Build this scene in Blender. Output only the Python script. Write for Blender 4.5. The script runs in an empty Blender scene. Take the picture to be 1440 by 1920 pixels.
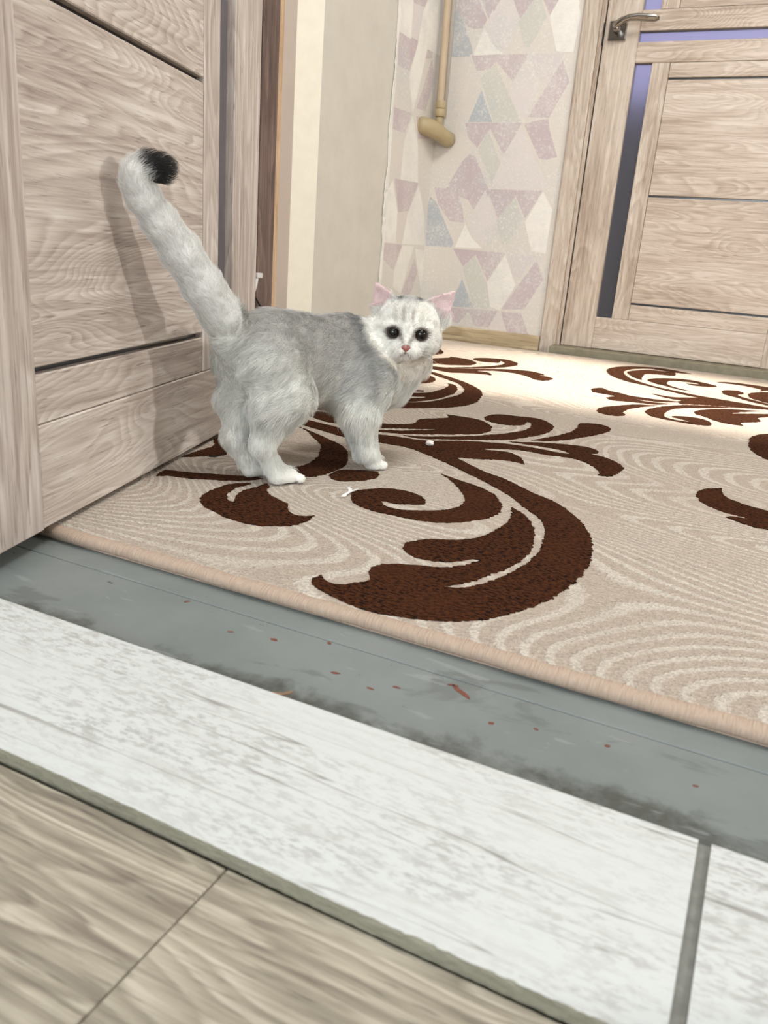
import bpy, bmesh, math, random
import numpy as np
from mathutils import Vector, Matrix
from mathutils.geometry import delaunay_2d_cdt

random.seed(7)
scene = bpy.context.scene
COL = scene.collection
R = math.radians

# ------------------------------------------------------------------ camera
H_CAM = 0.29
cd = bpy.data.cameras.new('camera'); cam = bpy.data.objects.new('camera', cd); COL.objects.link(cam)
pitch, roll, yaw, FPX = 0.31494, 0.07923, -0.43025, 1500.0
fw = Vector((math.sin(yaw)*math.cos(pitch), math.cos(yaw)*math.cos(pitch), -math.sin(pitch)))
r0 = Vector((math.cos(yaw), -math.sin(yaw), 0)); u0 = r0.cross(fw)
rt = math.cos(roll)*r0 + math.sin(roll)*u0; up = -math.sin(roll)*r0 + math.cos(roll)*u0
cam.matrix_world = Matrix(((rt.x, up.x, -fw.x, 0), (rt.y, up.y, -fw.y, 0), (rt.z, up.z, -fw.z, H_CAM), (0, 0, 0, 1)))
cd.sensor_fit = 'VERTICAL'; cd.sensor_height = 36; cd.lens = 36*FPX/1920; cd.clip_start = 0.02
cd.dof.use_dof = True; cd.dof.focus_distance = 1.15; cd.dof.aperture_fstop = 13.0
scene.camera = cam

# ------------------------------------------------------------------ world, lights, exposure
w = bpy.data.worlds.new('world'); scene.world = w; w.use_nodes = True
w.node_tree.nodes['Background'].inputs[0].default_value = (0.75, 0.82, 1, 1)
w.node_tree.nodes['Background'].inputs[1].default_value = 0.3
scene.view_settings.view_transform = 'Standard'; scene.view_settings.look = 'None'
scene.view_settings.gamma = 1; scene.view_settings.use_curve_mapping = False
scene.view_settings.exposure = 0.0

def area(name, loc, target, sx, sy, power, col, spread=180):
    l = bpy.data.lights.new(name, 'AREA'); l.shape = 'RECTANGLE'; l.size = sx; l.size_y = sy
    l.energy = power; l.color = col; l.spread = R(spread)
    o = bpy.data.objects.new(name, l); COL.objects.link(o); o.location = loc
    o.rotation_euler = (Vector(target)-Vector(loc)).to_track_quat('-Z', 'Y').to_euler()
    return o
area('hall_front_fill', (0.25, 0.75, 2.30), (-0.8, 2.4, 0.6), 0.7, 0.5, 31, (1.0, 0.985, 0.95))  # unseen fill added to brighten the far walls and door
area('hall_side_lamp', (1.60, 1.00, 0.90), (-0.6, 0.7, 0.2), 0.12, 0.12, 18, (1.0, 0.975, 0.945))
area('low_sun_through_side_door', (1.65, 1.93, 0.78), (-0.35, 2.10, 0.0), 0.86, 0.42, 7.5, (1.0, 0.92, 0.80), 8)
area('room_window_light', (-0.1, -2.35, 1.15), (0, 0.9, 0.35), 1.9, 1.3, 72, (0.88, 0.94, 1.0))
area('next_room_window_light', (-0.45, 4.22, 1.45), (-0.45, 3.0, 1.2), 1.8, 1.9, 10.5, (0.62, 0.60, 1.0))
area('room_ceiling_light', (-0.1, -0.4, 2.44), (-0.1, -0.2, 0), 0.6, 0.6, 5, (0.93, 0.97, 1.0))


# ------------------------------------------------------------------ helpers
def lin(rgb):
    return tuple([(c/255/12.92 if c/255 <= .04045 else ((c/255+.055)/1.055)**2.4) for c in rgb])+(1.0,)

class NT:
    def __init__(s, name):
        s.m = bpy.data.materials.new(name); s.m.use_nodes = True; s.t = s.m.node_tree
        s.b = s.t.nodes['Principled BSDF']; s.n = s.t.nodes; s.l = s.t.links
    def add(s, typ, **kw):
        n = s.n.new(typ)
        for k, v in kw.items(): setattr(n, k, v)
        return n
    def put(s, sock, v):
        if isinstance(v, bpy.types.NodeSocket): s.l.new(v, sock)
        else: sock.default_value = v
    def math(s, op, a, b=None, c=None, clamp=False):
        n = s.add('ShaderNodeMath', operation=op, use_clamp=clamp); s.put(n.inputs[0], a)
        if b is not None: s.put(n.inputs[1], b)
        if c is not None: s.put(n.inputs[2], c)
        return n.outputs[0]
    def vmath(s, op, a, b):
        n = s.add('ShaderNodeVectorMath', operation=op); s.put(n.inputs[0], a); s.put(n.inputs[1], b)
        return n.outputs[0]
    def noise(s, vec, scale, detail=2, rough=.5, dist=0):
        n = s.add('ShaderNodeTexNoise'); s.put(n.inputs['Vector'], vec)
        n.inputs['Scale'].default_value = scale; n.inputs['Detail'].default_value = detail
        n.inputs['Roughness'].default_value = rough; n.inputs['Distortion'].default_value = dist
        return n.outputs['Fac']
    def ramp(s, fac, stops, interp='LINEAR'):
        n = s.add('ShaderNodeValToRGB'); s.put(n.inputs[0], fac); e = n.color_ramp.elements; n.color_ramp.interpolation = interp
        while len(e) < len(stops): e.new(.5)
        for el, (p, c) in zip(e, stops):
            el.position = p; el.color = c if isinstance(c, tuple) else (c, c, c, 1)
        return n.outputs[0]
    def mix(s, fac, a, b, mode='MIX'):
        n = s.add('ShaderNodeMix', data_type='RGBA', blend_type=mode)
        s.put(n.inputs[0], fac); s.put(n.inputs[6], a); s.put(n.inputs[7], b)
        return n.outputs[2]
    def rng(s, v, a, b, c=0., d=1.):
        n = s.add('ShaderNodeMapRange'); s.put(n.inputs[0], v)
        for i, x in enumerate((a, b, c, d)): n.inputs[i+1].default_value = x
        return n.outputs[0]
    def coords(s, scale=(1, 1, 1), rnd=True, rot=(0, 0, 0)):
        tc = s.add('ShaderNodeTexCoord').outputs['Object']
        if rnd:
            oi = s.add('ShaderNodeObjectInfo').outputs['Random']
            cb = s.add('ShaderNodeCombineXYZ')
            s.put(cb.inputs[0], s.math('MULTIPLY', oi, 37.3)); s.put(cb.inputs[1], s.math('MULTIPLY', oi, 91.7)); s.put(cb.inputs[2], s.math('MULTIPLY', oi, 53.1))
            tc = s.vmath('ADD', tc, cb.outputs[0])
        mp = s.add('ShaderNodeMapping'); s.put(mp.inputs[0], tc)
        mp.inputs['Scale'].default_value = scale; mp.inputs['Rotation'].default_value = rot
        return mp.outputs[0]
    def bump(s, h, strength=.3, dist=.002):
        n = s.add('ShaderNodeBump'); s.put(n.inputs['Height'], h); n.inputs['Strength'].default_value = strength; n.inputs['Distance'].default_value = dist
        s.l.new(n.outputs[0], s.b.inputs['Normal'])
    def set(s, col=None, rough=None, **kw):
        if col is not None: s.put(s.b.inputs['Base Color'], col)
        if rough is not None: s.put(s.b.inputs['Roughness'], rough)
        for k, v in kw.items(): s.put(s.b.inputs[k.replace('_', ' ')], v)
        return s.m

def plain(name, rgb, rough=.6, **kw):
    t = NT(name); return t.set(lin(rgb), rough, **kw)

def wood(name, grain, light, mid, dark, ring=26, s=1.0, pore=.55, bump=.25, contrast=1.0):
    """oak-look foil; grain = axis index of the grain direction"""
    t = NT(name)
    def sc(along, across):
        v = [across*s]*3; v[grain] = along*s; return tuple(v)
    c = t.coords(sc(1.5, 7.5))
    f = t.noise(c, 1.0, 2.2, .5, .35)
    wob = t.noise(t.coords(sc(10, 60)), 1.0, 2, .6)
    ph = t.math('ADD', t.math('MULTIPLY', f, ring), t.math('MULTIPLY', wob, .8))
    saw = t.math('FRACT', ph); rings = t.math('MINIMUM', t.rng(saw, 0, .22), t.rng(saw, .22, 1.0, 1, 0))
    zone = t.rng(t.noise(t.coords(sc(1.6, 9)), 1.0, 3, .55), .38, .66)
    fine = t.noise(t.coords(sc(9, 330)), 1.0, 3, .65)
    mid_ = t.noise(t.coords(sc(4, 95)), 1.0, 4, .65)
    pores = t.rng(t.noise(t.coords(sc(26, 420)), 1.0, 2, .6), .60, .74)
    v = t.math('ADD', t.math('MULTIPLY', rings, t.math('MULTIPLY', t.rng(mid_, .38, .62, .16, .50), contrast)), t.math('MULTIPLY', t.rng(fine, .3, .7), .26))
    v = t.math('ADD', v, t.math('MULTIPLY', t.rng(mid_, .3, .7), .26))
    v = t.math('ADD', v, t.math('MULTIPLY', zone, .26))
    col = t.ramp(v, [(.12, lin(dark)), (.52, lin(mid)), (.92, lin(light))])
    col = t.mix(t.math('MULTIPLY', pores, pore), col, lin(tuple(x*.68 for x in dark)))
    t.bump(t.math('SUBTRACT', v, pores), bump, .0006)
    return t.set(col, .52, Specular_IOR_Level=.35)

def tag(o, label=None, cat=None, group=None, kind=None):
    if label: o['label'] = label
    if cat: o['category'] = cat
    if group: o['group'] = group
    if kind: o['kind'] = kind
    return o

def empty(name, loc=(0, 0, 0), rotz=0, **kw):
    o = bpy.data.objects.new(name, None); COL.objects.link(o); o.location = loc; o.rotation_euler = (0, 0, rotz)
    return tag(o, **kw)

def obj(name, me, mat=None, parent=None, loc=(0, 0, 0), smooth=False, **kw):
    if isinstance(me, bmesh.types.BMesh):
        bm = me; me = bpy.data.meshes.new(name); bm.to_mesh(me); bm.free()
    if mat:
        for mm in (mat if isinstance(mat, (list, tuple)) else [mat]): me.materials.append(mm)
    if smooth:
        for p in me.polygons: p.use_smooth = True
    o = bpy.data.objects.new(name, me); COL.objects.link(o); o.location = loc
    if parent: o.parent = parent
    return tag(o, **kw)

def box(x0, x1, y0, y1, z0, z1, bevel=0, bm=None, seg=1):
    b = bmesh.new()
    vs = [b.verts.new((x, y, z)) for x in (x0, x1) for y in (y0, y1) for z in (z0, z1)]
    for f in ((0, 1, 3, 2), (4, 6, 7, 5), (0, 4, 5, 1), (2, 3, 7, 6), (0, 2, 6, 4), (1, 5, 7, 3)): b.faces.new([vs[i] for i in f])
    bmesh.ops.recalc_face_normals(b, faces=b.faces)
    if bevel: bmesh.ops.bevel(b, geom=b.edges[:], offset=bevel, segments=seg, profile=.6, affect='EDGES')
    if bm is None: return b
    merge(bm, b); return bm

def merge(bm, b, mat=None):
    me = bpy.data.meshes.new('t')
    b.to_mesh(me); b.free()
    if mat is not None: me.transform(mat)
    bm.from_mesh(me); bpy.data.meshes.remove(me)

def tube(path, radii, seg=16, bm=None, caps=True):
    bm = bm or bmesh.new(); path = [Vector(p) for p in path]; rings = []
    ref = None
    for i, p in enumerate(path):
        d = (path[min(i+1, len(path)-1)]-path[max(i-1, 0)]).normalized()
        if ref is None: ref = d.orthogonal().normalized()
        ref = (ref-d*ref.dot(d)).normalized(); s2 = d.cross(ref)
        r_ = radii[i] if hasattr(radii, '__len__') else radii
        rr = r_ if hasattr(r_, '__len__') else (r_, r_)
        rings.append([bm.verts.new(p+ref*math.cos(a)*rr[0]+s2*math.sin(a)*rr[1]) for a in [2*math.pi*k/seg for k in range(seg)]])
    for a, b in zip(rings, rings[1:]):
        for k in range(seg): bm.faces.new((a[k], a[(k+1) % seg], b[(k+1) % seg], b[k]))
    if caps: bm.faces.new(rings[0][::-1]); bm.faces.new(rings[-1])
    return bm

# ------------------------------------------------------------------ materials
M = {}
M['oak_v'] = wood('oak_upright', 2, (221, 213, 206), (196, 184, 175), (156, 141, 132), ring=17, contrast=.8)
M['oak_h'] = wood('oak_level', 0, (223, 215, 207), (198, 186, 176), (154, 139, 130), ring=46, contrast=.78)
M['oak_far_v'] = wood('light_oak_upright', 2, (219, 208, 195), (198, 184, 169), (159, 140, 124), ring=17, contrast=.8)
M['oak_far_h'] = wood('light_oak_level', 0, (220, 209, 197), (200, 185, 170), (162, 143, 127), ring=40, contrast=.78)
M['oak_brown'] = wood('brown_oak_upright', 2, (146, 126, 118), (116, 98, 91), (84, 68, 63), ring=8)
M['oak_edge'] = wood('honey_oak_edge', 2, (226, 200, 168), (208, 178, 144), (176, 144, 112), ring=6)
t = NT('satin_glass'); nz = t.noise(t.coords((1, 1, 1)), 900, 2)
t.bump(nz, .15, .0003); M['glass'] = t.set(lin((205, 204, 214)), .34, Transmission_Weight=.92, IOR=1.3, Specular_IOR_Level=.5)
t = NT('dark_glass'); M['dark_glass'] = t.set(lin((38, 38, 44)), .30, Specular_IOR_Level=.6, Coat_Weight=.5, Coat_Roughness=.2)
M['nickel'] = plain('satin_nickel', (158, 153, 146), .2, Metallic=1.0)
M['black'] = plain('black_rubber', (18, 17, 18), .6)

def plaster(name, rgb, var=8, sc=14, bump=.15):
    t = NT(name); c = t.coords((1, 1, 1), False)
    n = t.noise(c, sc, 5, .6); n2 = t.noise(c, 260, 2, .6)
    col = t.mix(t.rng(n, .3, .7), lin(tuple(max(0, x-var) for x in rgb)), lin(tuple(min(255, x+var*.5) for x in rgb)))
    t.bump(t.math('ADD', n, t.math('MULTIPLY', n2, .25)), bump, .002)
    return t.set(col, .75)
M['beige'] = plaster('beige_plaster', (216, 212, 202), 6)
M['cream'] = plaster('cream_plaster', (250, 245, 230), 4, 30, .3)  # light on the narrow return is partly put into this colour
M['lilac'] = plaster('greyish_lilac_paint', (196, 184, 174), 4)
M['white_wall'] = plaster('white_plaster', (226, 224, 220), 4)
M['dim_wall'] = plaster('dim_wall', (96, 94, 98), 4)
M['threshold'] = plaster('olive_grey_cement', (138, 132, 112), 16, 30, .5)
M['plinth_grey'] = plaster('grey_cement_board', (150, 146, 128), 12, 40, .4)

# wallpaper print: tones per face mixed with worn, mottled ground
t = NT('diamond_wallpaper'); c = t.coords((1, 1, 1), False)
at = t.add('ShaderNodeVertexColor', layer_name='tone').outputs['Color']
n1 = t.noise(c, 9, 6, .72); n2 = t.noise(c, 150, 3, .75); n3 = t.noise(c, 3.0, 3, .6); n4 = t.noise(t.coords((40, 40, 300), False), 1, 2, .6)
wear = t.math('ADD', t.math('ADD', t.math('MULTIPLY', n1, .9), t.math('MULTIPLY', n2, .55)), t.math('MULTIPLY', n4, .25))
ground = t.mix(t.rng(n3, .42, .60), lin((224, 219, 213)), lin((198, 204, 206)))
ground = t.mix(t.rng(n2, .50, .68), ground, lin((244, 242, 234)))
col = t.mix(t.rng(wear, .76, 1.10, .96, .10), ground, at)
t.bump(t.math('ADD', n2, t.math('MULTIPLY', n1, .5)), .5, .0012)
M['paper'] = t.set(col, .5)

# rug pile
def pile(name, cols, speck=None, waves=True):
    t = NT(name); c = t.coords((1, 1, 1), False)
    tuft = t.noise(t.vmath('MULTIPLY', c, (1.0, 1.7, 1.0)), 430, 2, .6)
    tuft2 = t.noise(t.vmath('MULTIPLY', c, (1.0, 2.4, 1.0)), 120, 3, .6)
    if waves:
        big = t.noise(t.vmath('MULTIPLY', c, (.42, 1.15, 1.0)), 2.1, 1.0, .4, .25)
        jag = t.noise(t.vmath('MULTIPLY', c, (260., 60., 1.0)), 1.0, 1, .5)
        ph = t.math('ADD', t.math('MULTIPLY', big, 125), t.math('MULTIPLY', jag, .30))
        tri = t.math('MULTIPLY', t.math('ABSOLUTE', t.math('SUBTRACT', t.math('FRACT', ph), .5)), 2)
        band = t.rng(tri, .50, .72)
        soft = t.noise(c, 5, 2)
        band = t.math('MULTIPLY', band, t.rng(soft, .30, .55, .35, 1.0))
        col = t.mix(band, lin(cols[0]), lin(cols[1]))
        hgt = t.math('MULTIPLY', band, .35)
    else:
        sp = t.rng(t.noise(t.vmath('MULTIPLY', c, (170., 420., 1.)), 1.0, 2, .6), .50, .54)
        sp2 = t.rng(t.noise(c, 16, 2), .30, .50, .62, 1)
        col = t.mix(t.math('MULTIPLY', sp, sp2), lin(cols[0]), lin(cols[1]))
        hgt = 0.0
    col = t.mix(t.rng(tuft, .36, .58, .46, 0), col, lin(tuple(x*.62 for x in cols[0])))
    col = t.mix(t.rng(tuft2, .50, .75, 0, .30 if waves else .12), col, lin(tuple(min(255, x*1.16) for x in cols[0])))
    t.bump(t.math('ADD', t.math('ADD', tuft, t.math('MULTIPLY', tuft2, 1.2)), hgt), 1.0, .0030)
    return t.set(col, .95, Specular_IOR_Level=.05, Sheen_Weight=.12 if waves else 0.0, Sheen_Roughness=.6)
M['pile'] = pile('cream_pile', [(195, 179, 163), (220, 210, 196)])
M['brown_pile'] = pile('brown_pile', [(84, 49, 29), (22, 15, 13)], waves=False)
t = NT('rug_binding'); c = t.coords((1, 1, 1), False); n = t.noise(t.vmath('MULTIPLY', c, (700., 80., 80.)), 1, 2)
t.bump(n, .8, .002); M['binding'] = t.set(t.mix(n, lin((158, 136, 118)), lin((192, 172, 154))), .95)

# painted floor boards
t = NT('grey_floor_paint'); c = t.coords((1, 1, 1), False)
n = t.noise(c, 7, 4, .6); n2 = t.noise(t.vmath('MULTIPLY', c, (14., 60., 1.)), 1, 4, .65, .6)
sep = t.add('ShaderNodeSeparateXYZ'); t.put(sep.inputs[0], c)
col = t.mix(t.rng(n, .3, .7), lin((111, 119, 118)), lin((128, 134, 132)))
edge = t.rng(t.math('ADD', sep.outputs[1], t.math('SUBTRACT', t.math('MULTIPLY', t.noise(c, 14, 5, .7), .13), t.math('MULTIPLY', sep.outputs[0], .035))), .476, .494, 1, 0)     # grime against the tiles
col = t.mix(t.math('MULTIPLY', edge, t.rng(t.noise(c, 90, 4, .7), .30, .60, .40, .9)), col, lin((72, 74, 69)))
patch = t.rng(t.noise(t.vmath('MULTIPLY', c, (9., 20., 1.)), 1.0, 5, .62, .8), .585, .64)
col = t.mix(t.math('MULTIPLY', patch, .45), col, lin((86, 90, 88)))
scr = t.rng(n2, .63, .66); col = t.mix(t.math('MULTIPLY', scr, .45), col, lin((146, 152, 152)))
chip = t.rng(t.noise(t.vmath('MULTIPLY', c, (60., 110., 1.)), 1.0, 3, .5), .735, .75)
col = t.mix(chip, col, lin((66, 52, 46)))
t.bump(t.math('ADD', t.math('MULTIPLY', n2, .8), t.noise(c, 60, 3)), .18, .0015)
M['grey_floor'] = t.set(col, t.rng(t.noise(c, 12, 3), .3, .7, .30, .48), Specular_IOR_Level=.45)

# white weathered-wood tile
t = NT('white_plank_tile'); c = t.coords((1, 1, 1))
fib = t.noise(t.vmath('MULTIPLY', c, (9., 190., 1.)), 1, 4, .6, .3); blot = t.noise(t.vmath('MULTIPLY', c, (5., 16., 1.)), 1, 3, .6)
dash = t.noise(t.vmath('MULTIPLY', c, (95., 330., 1.)), 1, 3, .7); line = t.noise(t.vmath('MULTIPLY', c, (2.2, 62., 1.)), 1, 1.5, .45, .2)
col = t.mix(t.math('MULTIPLY', t.rng(dash, .48, .60), t.rng(blot, .40, .60, .18, 1.0)), lin((203, 206, 204)), lin((170, 170, 167)))
col = t.mix(t.rng(fib, .52, .68, 0, .38), col, lin((182, 181, 176)))
ln = t.rng(t.math('ABSOLUTE', t.math('SUBTRACT', line, .5)), 0, .009, 1, 0)
col = t.mix(t.math('MULTIPLY', ln, t.rng(fib, .4, .55, .2, .8)), col, lin((128, 124, 117)))
t.bump(t.math('SUBTRACT', t.math('MULTIPLY', dash, -.6), ln), .22, .0008)
M['tile'] = t.set(col, .36, Specular_IOR_Level=.5)
t = NT('tile_body'); c = t.coords((1, 1, 1), False); n = t.noise(t.vmath('MULTIPLY', c, (90., 90., 300.)), 1, 4, .7)
t.bump(n, .9, .003); M['tile_body'] = t.set(t.mix(n, lin((112, 110, 92)), lin((160, 156, 138))), .9)
M['grout'] = plaster('grey_grout', (122, 122, 116), 14, 120, .6)
M['laminate'] = wood('greige_laminate', 0, (190, 181, 164), (158, 149, 132), (112, 102, 92), ring=30, s=1.7, bump=.35)
M['base_oak'] = wood('baseboard_oak', 0, (222, 204, 170), (200, 180, 146), (158, 136, 106), ring=8)

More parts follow.
